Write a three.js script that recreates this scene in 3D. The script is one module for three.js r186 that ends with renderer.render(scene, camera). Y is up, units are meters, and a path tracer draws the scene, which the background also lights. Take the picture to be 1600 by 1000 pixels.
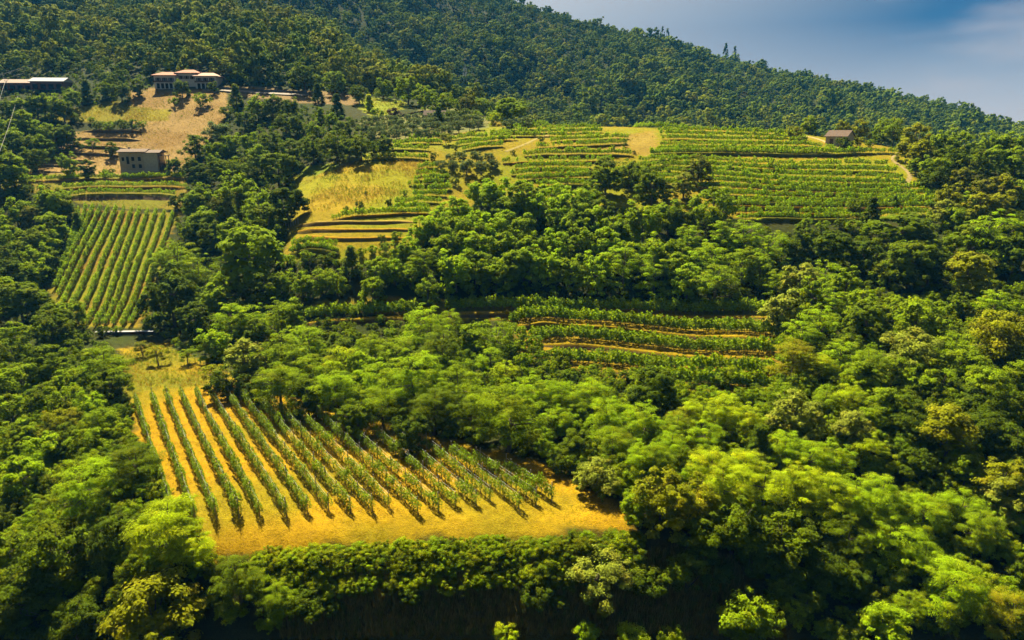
import * as THREE from 'three';
import { mergeGeometries } from 'three/addons/utils/BufferGeometryUtils.js';
import { ImprovedNoise } from 'three/addons/math/ImprovedNoise.js';

// ---------------------------------------------------------------- camera, sky, sun, exposure
const scene = new THREE.Scene();
const EYE = 43, PITCH = THREE.MathUtils.degToRad(15.3), FOV = 49.68;
const camera = new THREE.PerspectiveCamera(FOV, 1.6, 0.5, 4000);
camera.position.set(0, EYE, 0);
camera.rotation.x = -PITCH;
const EXPOSURE = 5.0, SUN_AZ = THREE.MathUtils.degToRad(-23), SUN_EL = THREE.MathUtils.degToRad(48);
const toSun = new THREE.Vector3(Math.sin(SUN_AZ) * Math.cos(SUN_EL), Math.sin(SUN_EL), -Math.cos(SUN_AZ) * Math.cos(SUN_EL));
const sun = new THREE.DirectionalLight(new THREE.Color(1.0, 0.9, 0.66), 5.0);
sun.name = 'sun';
sun.position.copy(toSun).multiplyScalar(900).add(new THREE.Vector3(0, 0, -250));
sun.target.position.set(0, 0, -250);
sun.castShadow = true;
Object.assign(sun.shadow.camera, { left: -450, right: 450, top: 350, bottom: -350, near: 1, far: 2500 });
sun.shadow.mapSize.set(4096, 4096);
scene.add(sun, sun.target);
const perlin = new ImprovedNoise();
const clamp = (x, a = 0, b = 1) => Math.min(b, Math.max(a, x));
const smooth = (a, b, x) => { const t = clamp((x - a) / (b - a)); return t * t * (3 - 2 * t); };
const lerp = (a, b, t) => a + (b - a) * t;
function fbm(x, y, z = 0, oct = 4) { let s = 0, a = 0.5; for (let i = 0; i < oct; i++) { s += a * perlin.noise(x, y, z + i * 7.3); x *= 2.03; y *= 2.03; a *= 0.5; } return s; }
function makeSky() {
  const W = 2048, H = 1024, data = new Float32Array(W * H * 4), d = new THREE.Vector3();
  for (let r = 0; r < H; r++) {
    const el = ((r + 0.5) / H - 0.5) * Math.PI, elDeg = THREE.MathUtils.radToDeg(el);
    for (let c = 0; c < W; c++) {
      const o = (r * W + c) * 4;
      const a = ((c + 0.5) / W - 0.5) * 2 * Math.PI;
      d.set(Math.cos(a) * Math.cos(el), Math.sin(el), Math.sin(a) * Math.cos(el));
      const g = THREE.MathUtils.radToDeg(Math.acos(clamp(d.dot(toSun), -1, 1)));
      const e = Math.max(elDeg, 0);
      const low = [0.58, 0.53, 0.50], pale = [0.54, 0.535, 0.535], blue = [0.016, 0.085, 0.21];
      const b = clamp(Math.pow(clamp(e / 7.4), 1.5) * clamp((g - 44) / 16) * 0.98, 0, 1), p = smooth(0, 5, e);
      const glow = Math.exp(-Math.pow(g / 18, 1.4)) * 0.9;
      // thin high cloud: long streaks, thicker in places all round the sky
      const az = Math.atan2(d.x, -d.z) * 57.3;
      const streak = fbm(az * 0.085 + 3.1, elDeg * 0.30 + az * 0.012, 1.7, 5), patch = fbm(az * 0.032 + 11.3, elDeg * 0.11, 5.2, 3);
      let cl = smooth(0.10, 0.50, streak * 0.9 + patch * 1.2) * smooth(-1, 4, elDeg) * 0.5;
      for (const [ca, ce, wa, we, k] of [[39, 5.8, 3.0, 0.95, 1.0], [38, 7.6, 2.6, 0.3, 0.35], [39.5, 1.8, 3.2, 0.6, 0.8], [30, 6.3, 4, 0.22, 0.12], [38, 3.6, 3, 0.3, 0.3], [62, 11, 12, 3, 0.8], [-58, 9, 14, 2, 0.7], [110, 14, 18, 4, 0.7], [-120, 18, 20, 4, 0.8], [170, 10, 20, 3, 0.8]]) {
        const u = (az - ca) / wa, v = (elDeg - ce - 0.06 * (az - ca)) / we;
        cl += k * Math.exp(-(u * u + v * v)) * clamp(0.75 + 1.1 * fbm(az * 0.35, elDeg * 1.6 + az * 0.1, 9, 4));
      }
      cl = clamp(cl, 0, 0.85);
      const cc = [0.56, 0.48, 0.45];
      for (let k = 0; k < 3; k++) {
        let v = lerp(lerp(low[k], pale[k], p), blue[k], b) + glow * [1, 0.92, 0.8][k];
        v = lerp(v, cc[k], cl);
        data[o + k] = v / EXPOSURE * 0.95;
      }
      data[o + 3] = 1;
    }
  }
  const t = new THREE.DataTexture(data, W, H, THREE.RGBAFormat, THREE.FloatType);
  t.mapping = THREE.EquirectangularReflectionMapping;
  t.magFilter = THREE.LinearFilter;
  t.needsUpdate = true;
  return t;
}
scene.background = makeSky();
scene.environment = scene.background;
scene.fog = new THREE.FogExp2(new THREE.Color(0.06, 0.42, 1.0), 0.000065);
const renderer = new THREE.WebGLRenderer({ antialias: true });
renderer.toneMapping = THREE.LinearToneMapping;
renderer.toneMappingExposure = EXPOSURE;
renderer.shadowMap.enabled = true;

// ---------------------------------------------------------------- helpers
function rng(seed) { let a = seed >>> 0; return () => { a = (a + 0x6d2b79f5) | 0; let t = Math.imul(a ^ (a >>> 15), 1 | a); t = (t + Math.imul(t ^ (t >>> 7), 61 | t)) ^ t; return ((t ^ (t >>> 14)) >>> 0) / 4294967296; }; }
const used = new Map();
function numbered(name) { const n = used.get(name) ?? 0; used.set(name, n + 1); return n ? `${name}_${String(n).padStart(3, '0')}` : name; }
function shade(o) { o.traverse((c) => { if (c.isMesh) { c.castShadow = true; c.receiveShadow = true; } }); return o; }
function addThing(o, name, label, category, group) { o.name = numbered(name); o.userData = { label, category }; if (group) o.userData.group = group; scene.add(shade(o)); return o; }
function addStructure(o, name, label) { o.name = numbered(name); o.userData = { kind: 'structure', label, category: name.replace(/_/g, ' ') }; scene.add(shade(o)); return o; }
function addStuff(o, name, label, category) { o.name = numbered(name); o.userData = { kind: 'stuff', label, category }; scene.add(shade(o)); return o; }
function part(parent, name, geometry, material) { const m = new THREE.Mesh(geometry, material); m.name = name; parent.add(m); return m; }
const C = Math.cos(PITCH), S = Math.sin(PITCH), F = 500 / Math.tan(THREE.MathUtils.degToRad(FOV / 2));
// the survey of the valley was read off the photograph: a sight line gives height and sideways offset per metre of distance
const slopeOf = (py) => { const Y = (500 - py) / F; return (Y * C - S) / (C + Y * S); };
const sideOf = (px, py) => { const Y = (500 - py) / F; return (px - 800) / F / (C + Y * S); };
const pyOf = (slope) => 500 - F * (slope * C + S) / (C - slope * S);
const ORD = ['first', 'second', 'third', 'fourth', 'fifth', 'sixth', 'seventh', 'eighth', 'ninth', 'tenth', 'eleventh', 'twelfth', 'thirteenth', 'fourteenth', 'fifteenth', 'sixteenth', 'seventeenth', 'eighteenth', 'nineteenth', 'twentieth', 'twenty-first', 'twenty-second', 'twenty-third', 'twenty-fourth', 'twenty-fifth'];

// ---------------------------------------------------------------- the shape of the land: a thin-plate spline through surveyed heights
const survey = { // picture column: [distance, height] ...
  '-150': [[30, -14], [62, -9], [90, -8], [130, -5], [170, 2], [220, 15], [260, 28], [310, 40], [350, 54], [420, 80], [520, 122], [650, 180], [800, 240], [1100, 320], [1600, 330]],
  '0': [[30, -14], [66, -7], [90, -6], [130, -4], [170, 1], [220, 16], [240, 25], [262, 29], [300, 44], [320, 51], [365, 63.5], [470, 100], [600, 146], [800, 225], [1100, 320], [1600, 330]],
  '150': [[66, -4.5], [90, -2], [111, -0.6], [143, -2], [160, -1.6], [195, 8], [230, 18.5], [250, 26], [265, 28.4], [300, 42.5], [330, 55], [350, 63], [420, 86], [500, 113], [600, 150], [800, 232], [1100, 330]],
  '300': [[30, -14], [58, -8.5], [64, -2.5], [67, -0.1], [72, 0], [90, 0], [111, 0], [143, -1], [165, 0], [200, 9], [230, 18], [262, 28.6], [300, 44], [330, 56.5], [345, 62.5], [420, 88], [500, 116], [600, 153], [800, 236], [1100, 330]],
  '500': [[58, -9], [63.5, -2.5], [66.5, 0], [72, 0], [90, 0], [115, 1], [140, 6], [165, 17], [200, 26], [235, 34], [260, 40], [290, 48], [330, 57], [380, 72], [430, 87], [485, 104], [550, 94], [630, 135], [800, 225], [950, 285], [1200, 320]],
  '700': [[30, -14], [58, -9], [63.5, -3], [66.5, 0], [72, 0], [90, 0.2], [112, 2], [142, 6.5], [146, 8.5], [182, 21.5], [198, 26], [222, 35.8], [243, 41], [262, 43.5], [290, 48.5], [330, 53], [390, 58.5], [440, 52], [520, 60], [600, 95], [700, 140], [800, 180], [900, 212], [1100, 250], [1600, 250]],
  '900': [[58, -9.5], [63, -4], [66.5, 0], [72, 0], [90, 0.5], [112, 2.5], [142, 7], [146, 9], [182, 22.5], [197, 27.5], [222, 36.2], [243, 41.3], [262, 44.5], [285, 44], [330, 36], [430, 36], [520, 53], [600, 83], [700, 117], [800, 147], [860, 158], [950, 158], [1100, 150], [1500, 120]],
  '1100': [[30, -14], [58, -9.5], [63, -5.5], [69, -0.4], [90, 1.6], [112, 4], [142, 7.5], [146, 9.5], [182, 24], [197, 29.2], [222, 36.6], [243, 41.2], [262, 44], [285, 42.5], [330, 30], [430, 30], [520, 48], [600, 68], [700, 95], [800, 117], [850, 122], [950, 117], [1100, 100], [1500, 60]],
  '1300': [[58, -9], [70, -4], [90, 3], [112, 6], [140, 12], [165, 19], [182, 25], [197, 30.5], [220, 36], [235, 39.3], [252, 41], [280, 37], [330, 24], [430, 26], [520, 44], [600, 59], [700, 75], [800, 84], [900, 79], [1100, 60], [1500, 30]],
  '1500': [[30, -14], [58, -8], [70, -3], [90, 4], [112, 8], [140, 14], [180, 26], [210, 33], [240, 35], [280, 28], [330, 18], [430, 22], [520, 36], [600, 46], [680, 50.5], [760, 51], [900, 42], [1100, 30], [1500, 10]],
  '1750': [[30, -13], [58, -6], [70, -1], [90, 6], [112, 11], [140, 18], [180, 28], [210, 33], [240, 33], [280, 26], [330, 15], [430, 14], [520, 16], [600, 19], [700, 19], [800, 15], [1100, 10], [1600, 0]],
};
const warp = (x, D) => { const d = Math.max(D, 30); return [clamp(x / d, -1.15, 1.15) * 2.2, Math.log(d) * 2.0]; };
const spline = (() => {
  const pts = [];
  for (const [px, list] of Object.entries(survey)) for (const [D, y] of list) { const s = (y - EYE) / D; pts.push([...warp(sideOf(+px, pyOf(s)) * D, D), y]); }
  const n = pts.length, m = n + 3, U = (r2) => (r2 < 1e-12 ? 0 : 0.5 * r2 * Math.log(r2));
  const A = Array.from({ length: m }, () => new Float64Array(m + 1));
  for (let i = 0; i < n; i++) {
    for (let j = 0; j < n; j++) A[i][j] = U((pts[i][0] - pts[j][0]) ** 2 + (pts[i][1] - pts[j][1]) ** 2);
    A[i][i] += 0.004;
    A[i][n] = A[n][i] = 1; A[i][n + 1] = A[n + 1][i] = pts[i][0]; A[i][n + 2] = A[n + 2][i] = pts[i][1]; A[i][m] = pts[i][2];
  }
  for (let i = 0; i < m; i++) {
    let p = i;
    for (let r = i + 1; r < m; r++) if (Math.abs(A[r][i]) > Math.abs(A[p][i])) p = r;
    [A[i], A[p]] = [A[p], A[i]];
    for (let r = i + 1; r < m; r++) { const f = A[r][i] / A[i][i]; if (f) for (let c = i; c <= m; c++) A[r][c] -= f * A[i][c]; }
  }
  const w = new Float64Array(m);
  for (let i = m - 1; i >= 0; i--) { let s = A[i][m]; for (let c = i + 1; c < m; c++) s -= A[i][c] * w[c]; w[i] = s / A[i][i]; }
  return (x, D) => { const [u, v] = warp(x, D); let s = w[n] + w[n + 1] * u + w[n + 2] * v; for (let i = 0; i < n; i++) s += w[i] * U((u - pts[i][0]) ** 2 + (v - pts[i][1]) ** 2); return s; };
})();
const gx = [], gd = [];
for (let x = 0, st = 1.6; x < 1900; x += st) { gx.push(x); if (x) gx.push(-x); if (x > 150) st *= 1.055; }
gx.sort((a, b) => a - b);
for (let D = -160; D < 36; D += 14) gd.push(D);
for (let D = 36, st = 1.0; D < 2000; D += st) { gd.push(D); if (D > 270) st *= 1.03; }
const NX = gx.length, ND = gd.length, hs = new Float32Array(NX * ND);
for (let j = 0; j < ND; j++) for (let i = 0; i < NX; i++) {
  const x = gx[i], D = gd[j];
  let y = spline(x, D);
  y += fbm(x * 0.09, D * 0.09, 2, 3) * (D < 112 ? 0.22 : 0.45) * smooth(40, 60, D) + (D > 300 ? fbm(x * 0.012, D * 0.012, 6, 4) * 20 * smooth(330, 600, D) : 0);
  hs[j * NX + i] = y;
}
function find(a, v) { let lo = 0, hi = a.length - 2; while (lo < hi) { const m = (lo + hi + 1) >> 1; if (a[m] <= v) lo = m; else hi = m - 1; } return lo; }
function groundAt(x, D) {
  const i = find(gx, x), j = find(gd, D), u = clamp((x - gx[i]) / (gx[i + 1] - gx[i])), v = clamp((D - gd[j]) / (gd[j + 1] - gd[j])), k = j * NX + i;
  return u + v <= 1 ? hs[k] + u * (hs[k + 1] - hs[k]) + v * (hs[k + NX] - hs[k]) : hs[k + NX + 1] + (1 - u) * (hs[k + NX] - hs[k + NX + 1]) + (1 - v) * (hs[k + 1] - hs[k + NX + 1]);
}
// where the sight line through a surveyed mark meets the land (lift: metres above it)
function spot(px, py, lift = 0, near = 32, far = 1500) {
  const s = slopeOf(py), t = sideOf(px, py);
  let a = near, fa = EYE + s * a - groundAt(t * a, a) - lift;
  for (let D = near; D < far; D += Math.max(0.5, D * 0.006)) {
    const f = EYE + s * D - groundAt(t * D, D) - lift;
    if (f <= 0) { let lo = a, hi = D; for (let k = 0; k < 24; k++) { const m = (lo + hi) / 2; if (EYE + s * m - groundAt(t * m, m) - lift > 0) lo = m; else hi = m; } return { x: t * hi, D: hi, y: groundAt(t * hi, hi) }; }
    a = D;
  }
  return { x: t * far, D: far, y: groundAt(t * far, far) };
}
const V = (x, y, D) => new THREE.Vector3(x, y, -D);

// ---------------------------------------------------------------- textures
function noiseTexture(size, fn, repeat) {
  const data = new Uint8Array(size * size * 4);
  for (let y = 0; y < size; y++) for (let x = 0; x < size; x++) { const c = fn(x / size, y / size), o = (y * size + x) * 4; for (let k = 0; k < 3; k++) data[o + k] = clamp(c[k]) * 255; data[o + 3] = 255; }
  const t = new THREE.DataTexture(data, size, size);
  t.colorSpace = THREE.NoColorSpace; t.wrapS = t.wrapT = THREE.RepeatWrapping; t.magFilter = THREE.LinearFilter; t.repeat.set(repeat, repeat); t.needsUpdate = true;
  return t;
}
function tileNoise(u, v, f, z) { // wraps around
  const a = perlin.noise(u * f, v * f, z), b = perlin.noise((u - 1) * f, v * f, z), c = perlin.noise(u * f, (v - 1) * f, z), d = perlin.noise((u - 1) * f, (v - 1) * f, z);
  return lerp(lerp(a, b, u), lerp(c, d, u), v);
}
const grassGrain = noiseTexture(512, (u, v) => { const n = 0.72 + 0.34 * tileNoise(u, v, 9, 1) + 0.4 * tileNoise(u, v, 34, 2) + 0.45 * tileNoise(u, v, 90, 3); return [n, n * 1.0, n * 0.95]; }, 1 / 9);
const wallGrain = noiseTexture(256, (u, v) => { const n = 0.85 + 0.25 * tileNoise(u, v, 6, 1) + 0.25 * tileNoise(u, v, 40, 2); return [n, n, n]; }, 1 / 4);
const roofGrain = noiseTexture(256, (u, v) => { const n = 0.8 + 0.3 * tileNoise(u, v, 8, 4) + 0.3 * tileNoise(u, v, 40, 2) + 0.12 * Math.sin(u * 2 * Math.PI * 16); return [n, n * 0.98, n * 0.96]; }, 1 / 5);

// ---------------------------------------------------------------- ground
const area = (marks) => marks.map(([px, py]) => { const p = spot(px, py); return [p.x, p.D]; });
function inside(poly, x, D) { let c = false; for (let i = 0, j = poly.length - 1; i < poly.length; j = i++) { const [xi, yi] = poly[i], [xj, yj] = poly[j]; if (yi > D !== yj > D && x < ((xj - xi) * (D - yi)) / (yj - yi) + xi) c = !c; } return c; }
const fields = [
  { c: [0.30, 0.176, 0.006], alt: [0.20, 0.152, 0.006], poly: area([[195, 628], [240, 602], [400, 598], [500, 636], [640, 668], [860, 728], [960, 790], [1000, 815], [960, 838], [800, 845], [600, 852], [420, 868], [330, 880], [250, 760]]) }, // near vineyard
  { c: [0.248, 0.168, 0.007], alt: [0.143, 0.132, 0.007], poly: area([[185, 545], [250, 535], [330, 570], [400, 600], [240, 606], [195, 630]]) },  // meadow behind it
  { c: [0.17, 0.165, 0.006], alt: [0.18, 0.115, 0.010], poly: area([[110, 322], [285, 330], [262, 380], [215, 512], [120, 512], [60, 440], [110, 380]]) }, // far vineyard
  { c: [0.19, 0.19, 0.005], alt: [0.23, 0.17, 0.007], poly: area([[440, 412], [455, 330], [460, 275], [560, 245], [600, 228], [700, 205], [760, 195], [840, 188], [960, 190], [1100, 199], [1270, 213], [1420, 222], [1425, 262], [1440, 290], [1460, 335], [1330, 350], [1150, 340], [900, 320], [760, 300], [690, 350], [650, 390], [560, 416]]) }, // upper terraces
  { c: [0.22, 0.205, 0.005], alt: [0.28, 0.195, 0.010], poly: area([[458, 300], [540, 252], [660, 250], [680, 268], [610, 312], [560, 335], [470, 335]]) }, // golden slope
  { c: [0.124, 0.162, 0.007], alt: [0.136, 0.168, 0.007], poly: area([[466, 275], [475, 262], [540, 254], [532, 262], [490, 276]]) },
  { c: [0.27, 0.19, 0.030], alt: [0.24, 0.16, 0.020], poly: area([[960, 212], [1020, 205], [1030, 225], [1015, 245], [975, 240], [900, 238], [860, 236], [960, 226]]) }, // bare patch
  { c: [0.174, 0.150, 0.009], alt: [0.223, 0.144, 0.007], poly: area([[480, 478], [700, 470], [1205, 470], [1215, 600], [1000, 600], [820, 560], [800, 500], [640, 495], [480, 495]]) }, // middle terraces
  { c: [0.298, 0.192, 0.065], alt: [0.248, 0.150, 0.045], poly: area([[22, 272], [60, 245], [120, 205], [225, 205], [195, 180], [205, 140], [350, 140], [360, 175], [330, 215], [290, 260], [250, 272]]) }, // hay slope
  { c: [0.248, 0.204, 0.013], alt: [0.186, 0.168, 0.010], poly: area([[65, 182], [120, 170], [180, 157], [230, 170], [268, 172], [265, 188], [190, 190], [90, 190]]) },
  { c: [0.161, 0.156, 0.010], alt: [0.198, 0.144, 0.015], poly: area([[0, 272], [290, 268], [290, 325], [120, 318], [100, 300], [0, 300]]) },
  { c: [0.223, 0.150, 0.060], alt: [0.186, 0.120, 0.045], poly: area([[350, 134], [560, 146], [560, 165], [470, 160], [360, 150]]) },
  { c: [0.136, 0.144, 0.040], alt: [0.161, 0.144, 0.040], poly: area([[560, 190], [640, 178], [800, 180], [760, 200], [700, 212], [600, 225]]) }, // olive grove
  { c: [0.223, 0.240, 0.010], alt: [0.186, 0.210, 0.010], poly: area([[555, 165], [575, 150], [630, 158], [640, 168], [585, 185]]) },
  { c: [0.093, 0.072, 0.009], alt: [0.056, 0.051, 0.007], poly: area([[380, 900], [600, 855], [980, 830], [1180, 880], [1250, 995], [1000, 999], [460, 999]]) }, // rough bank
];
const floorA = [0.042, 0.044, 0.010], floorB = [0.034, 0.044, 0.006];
{
  const pos = new Float32Array(NX * ND * 3), col = new Float32Array(NX * ND * 3), uv = new Float32Array(NX * ND * 2), idx = [];
  for (let j = 0; j < ND; j++) for (let i = 0; i < NX; i++) {
    const k = j * NX + i, x = gx[i], D = gd[j];
    pos.set([x, hs[k], -D], k * 3);
    uv.set([x, D], k * 2);
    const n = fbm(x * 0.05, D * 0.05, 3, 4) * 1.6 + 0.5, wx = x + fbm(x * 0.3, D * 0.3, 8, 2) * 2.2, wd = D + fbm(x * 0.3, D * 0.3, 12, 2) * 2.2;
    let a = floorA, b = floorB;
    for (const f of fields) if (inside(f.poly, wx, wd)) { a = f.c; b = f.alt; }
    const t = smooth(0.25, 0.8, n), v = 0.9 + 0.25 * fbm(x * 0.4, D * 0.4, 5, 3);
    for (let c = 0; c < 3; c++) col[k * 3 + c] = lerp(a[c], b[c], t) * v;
    if (i < NX - 1 && j < ND - 1) idx.push(k, k + 1, k + NX, k + 1, k + NX + 1, k + NX);
  }
  const g = new THREE.BufferGeometry();
  g.setAttribute('position', new THREE.BufferAttribute(pos, 3));
  g.setAttribute('color', new THREE.BufferAttribute(col, 3));
  g.setAttribute('uv', new THREE.BufferAttribute(uv, 2));
  g.setIndex(idx);
  g.computeVertexNormals();
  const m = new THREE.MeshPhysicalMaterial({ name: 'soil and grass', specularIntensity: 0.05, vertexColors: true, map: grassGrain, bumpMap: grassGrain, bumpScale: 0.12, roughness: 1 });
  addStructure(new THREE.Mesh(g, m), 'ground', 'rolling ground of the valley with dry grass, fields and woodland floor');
}

// ---------------------------------------------------------------- leaves
class Leaves { // many small folded leaves in one geometry, each with its own tint
  constructor() { this.p = []; this.n = []; this.c = []; this.i = []; }
  leaf(x, y, z, nx, ny, nz, tx, ty, tz, len, wid, tint) {
    const bx = ny * tz - nz * ty, by = nz * tx - nx * tz, bz = nx * ty - ny * tx, k = this.p.length / 3, f = wid * 0.18;
    this.p.push(x - tx * len * 0.5, y - ty * len * 0.5, z - tz * len * 0.5, x + bx * wid * 0.5 - nx * f, y + by * wid * 0.5 - ny * f, z + bz * wid * 0.5 - nz * f,
      x + tx * len * 0.5 - nx * f, y + ty * len * 0.5 - ny * f, z + tz * len * 0.5 - nz * f, x - bx * wid * 0.5 - nx * f, y - by * wid * 0.5 - ny * f, z - bz * wid * 0.5 - nz * f);
    for (let q = 0; q < 4; q++) { this.n.push(nx, ny, nz); this.c.push(tint[0], tint[1], tint[2]); }
    this.i.push(k, k + 2, k + 1, k, k + 3, k + 2);
  }
  // a leaf turned about a direction (ox, oy, oz) with some disorder
  scatter(R, x, y, z, ox, oy, oz, up, mess, len, wid, tint, droop = 0.2) {
    let nx = ox + (R() - 0.5) * mess, ny = oy + up + (R() - 0.5) * mess, nz = oz + (R() - 0.5) * mess, l = Math.hypot(nx, ny, nz) || 1;
    nx /= l; ny /= l; nz /= l;
    let tx = R() - 0.5 + ox * 0.6, ty = R() - 0.5 - droop, tz = R() - 0.5 + oz * 0.6, d = tx * nx + ty * ny + tz * nz;
    tx -= d * nx; ty -= d * ny; tz -= d * nz; l = Math.hypot(tx, ty, tz) || 1;
    this.leaf(x, y, z, nx, ny, nz, tx / l, ty / l, tz / l, len, wid, tint);
  }
  geometry() {
    const g = new THREE.BufferGeometry();
    g.setAttribute('position', new THREE.BufferAttribute(new Float32Array(this.p), 3));
    g.setAttribute('normal', new THREE.BufferAttribute(new Float32Array(this.n), 3));
    g.setAttribute('color', new THREE.BufferAttribute(new Float32Array(this.c), 3));
    g.setIndex(this.i);
    return g;
  }
}
const leafMaterial = (name, r, g, b, through = 0.38) => { const m = new THREE.MeshPhysicalMaterial({ name, color: new THREE.Color().setRGB(r, g, b), vertexColors: true, roughness: 1, transmission: through, thickness: 0, side: THREE.DoubleSide, specularIntensity: 0.05 }); return m; };
const barkMaterial = new THREE.MeshStandardMaterial({ name: 'bark', color: new THREE.Color().setRGB(0.09, 0.065, 0.045), roughness: 1 });
const paleBark = new THREE.MeshStandardMaterial({ name: 'pale bark', color: new THREE.Color().setRGB(0.2, 0.16, 0.11), roughness: 1 });
// tapered limb from a to b
function limb(a, b, ra, rb, bend = 0, sides = 6) {
  const mid = a.clone().lerp(b, 0.5).add(new THREE.Vector3(bend, Math.abs(bend) * 0.4, -bend * 0.6)), curve = new THREE.QuadraticBezierCurve3(a, mid, b), steps = 4;
  const g = new THREE.TubeGeometry(curve, steps, 1, sides, false), p = g.attributes.position, q = new THREE.Vector3(), c = new THREE.Vector3();
  for (let s = 0; s <= steps; s++) { curve.getPoint(s / steps, c); const r = lerp(ra, rb, s / steps); for (let k = 0; k <= sides; k++) { const n = s * (sides + 1) + k; q.fromBufferAttribute(p, n).sub(c).multiplyScalar(r).add(c); p.setXYZ(n, q.x, q.y, q.z); } }
  g.deleteAttribute('uv');
  return g;
}
// ---------------------------------------------------------------- tree prototypes: crown and trunk geometries
// style: spread of leaf sprays ('dome', 'feather', 'olive', 'cone', 'column', 'bush')
function makeTree({ seed, H, W, style = 'dome', clumps = 60, per = 120, leaf = 0.35, open = 0.12, bare = 0.2, warm = 0.25, mess = 0.95, up = 0.6, masses: count, calm = 1 }) {
  const R = rng(seed), L = new Leaves(), rx = W / 2, y0 = H * bare, ry = (H - y0) / 2, cy = y0 + ry, centres = [];
  const feather = style === 'feather', cone = style === 'cone' || style === 'column';
  // the crown is a few unequal masses, each of many sprays
  const masses = [];
  const nm = count ? count : cone ? 1 : style === 'bush' ? 3 : style === 'olive' ? 4 : feather ? 7 : 6;
  for (let m = 0; m < nm; m++) {
    if (cone) { masses.push([0, cy, 0, rx, ry, rx]); break; }
    const a = (m / nm) * 6.283 + R() * 0.9, rad = m === 0 ? 0 : rx * (0.42 + 0.18 * R()), s = m === 0 ? 0.74 : 0.40 + 0.2 * R();
    const my = m === 0 ? cy + ry * 0.2 : cy + ry * (((m * 0.618) % 1) * 1.15 - 0.72);
    masses.push([Math.cos(a) * rad, my, Math.sin(a) * rad, rx * s, ry * s * (feather ? 0.85 : 1.05), rx * s]);
  }
  const total = masses.reduce((s, m) => s + m[3] * m[4], 0);
  for (const [mx, my, mz, ax, ay, az] of masses) {
    const n = Math.round(clumps * ax * ay / total);
    for (let k = 0; k < n; k++) {
      let u = R() * 2 - 1, a = R() * 6.283;
      if (!cone && R() < 0.35) u = Math.abs(u);  // more sprays on the upper side
      const q = Math.sqrt(Math.max(0, 1 - u * u)), d = !cone && !count && R() < 0.16 ? 1.02 + 0.24 * R() : 0.55 + 0.45 * Math.sqrt(R());
      let x = Math.cos(a) * q, y = u, z = Math.sin(a) * q, px, py, pz;
      if (cone) { const t = (k + 0.5) / n, rr = (style === 'cone' ? Math.pow(1 - t, 0.8) : Math.pow(Math.sin(Math.PI * clamp(t * 0.92 + 0.08)), 0.55)) * (0.75 + 0.35 * R()); px = Math.cos(a) * rr * rx * 0.85; pz = Math.sin(a) * rr * rx * 0.85; py = y0 + t * (H - y0) * 0.97; x = Math.cos(a); z = Math.sin(a); y = 0.2; }
      else { px = mx + x * ax * d; py = my + y * ay * d; pz = mz + z * az * d; }
      if (py < y0 * 0.7) py = y0 * 0.7 + R() * 0.5;
      centres.push([px, py, pz, x, y, z, d > 1 ? 0.62 : 1]);
    }
  }
  for (const [px, py, pz, x, y, z, part_] of centres) {
    const cr = (feather ? 0.22 : style === 'olive' ? 0.2 : cone ? 0.2 : 0.19) * Math.min(rx, ry * 1.2) * (0.6 + 0.85 * R()) * part_ * (cone ? 1.6 : 1), flat = feather ? 0.42 : 0.75;
    const tone = 1 + (0.44 * R() - 0.22) * calm, warmth = R() < warm ? 0.08 + 0.2 * R() : 0.08 * R();
    const nl = Math.round(per * (0.6 + 0.8 * R()) * (part_ < 1 ? 0.55 : 1));
    for (let k = 0; k < nl; k++) {
      let u = R() * 2 - 1; if (R() < 0.45) u = Math.abs(u);
      const a = R() * 6.283, q = Math.sqrt(Math.max(0, 1 - u * u)), d = cr * Math.pow(R(), 0.33) * (R() < open ? 1.35 : 1);
      const ex = Math.cos(a) * q, ey = u, ez = Math.sin(a) * q;
      const t = tone * (1 + (0.5 * R() - 0.25) * calm), tint = [t * (1 + warmth), t, t * (1 - warmth * 0.4)];
      const len = leaf * (0.7 + 0.6 * R());
      L.scatter(R, px + ex * d, py + ey * d * flat - (feather ? d * d * 0.12 : 0), pz + ez * d, ex * 0.8 + x * 0.5, ey * 0.6 + y * 0.4, ez * 0.8 + z * 0.5, feather ? 0.9 : up, (feather ? 0.9 : 1.0) * mess, len * (feather ? 1.5 : 1.15), len * (feather ? 0.42 : style === 'olive' ? 0.4 : 0.8), tint, feather ? 0.35 : 0.15);
    }
  }
  const wood = [], r0 = 0.018 * H + 0.05, O = new THREE.Vector3();
  if (style === 'bush') for (let k = 0; k < 5; k++) { const a = R() * 6.283; wood.push(limb(O, new THREE.Vector3(Math.cos(a) * rx * 0.5, H * 0.6, Math.sin(a) * rx * 0.5), r0 * 0.6, 0.02, 0.2)); }
  else {
    const fork = new THREE.Vector3((R() - 0.5) * 0.4, Math.max(y0, H * 0.22) * 1.1, (R() - 0.5) * 0.4), top = new THREE.Vector3((R() - 0.5) * rx * 0.3, H * 0.88, (R() - 0.5) * rx * 0.3);
    wood.push(limb(O, fork, r0 * 1.25, r0 * 0.85, 0.1, 7), limb(fork, top, r0 * 0.85, 0.03, 0.25));
    if (!cone) for (let k = 0; k < 9; k++) { const c = centres[Math.floor(R() * centres.length)], s = fork.clone().lerp(top, R() * 0.5); wood.push(limb(s, new THREE.Vector3(c[0], Math.max(c[1], s.y * 0.9), c[2]), r0 * (0.35 + 0.2 * R()), 0.02, (R() - 0.5) * 0.5, 5)); }
  }
  return { crown: L.geometry(), trunk: mergeGeometries(wood), H, W };
}
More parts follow.
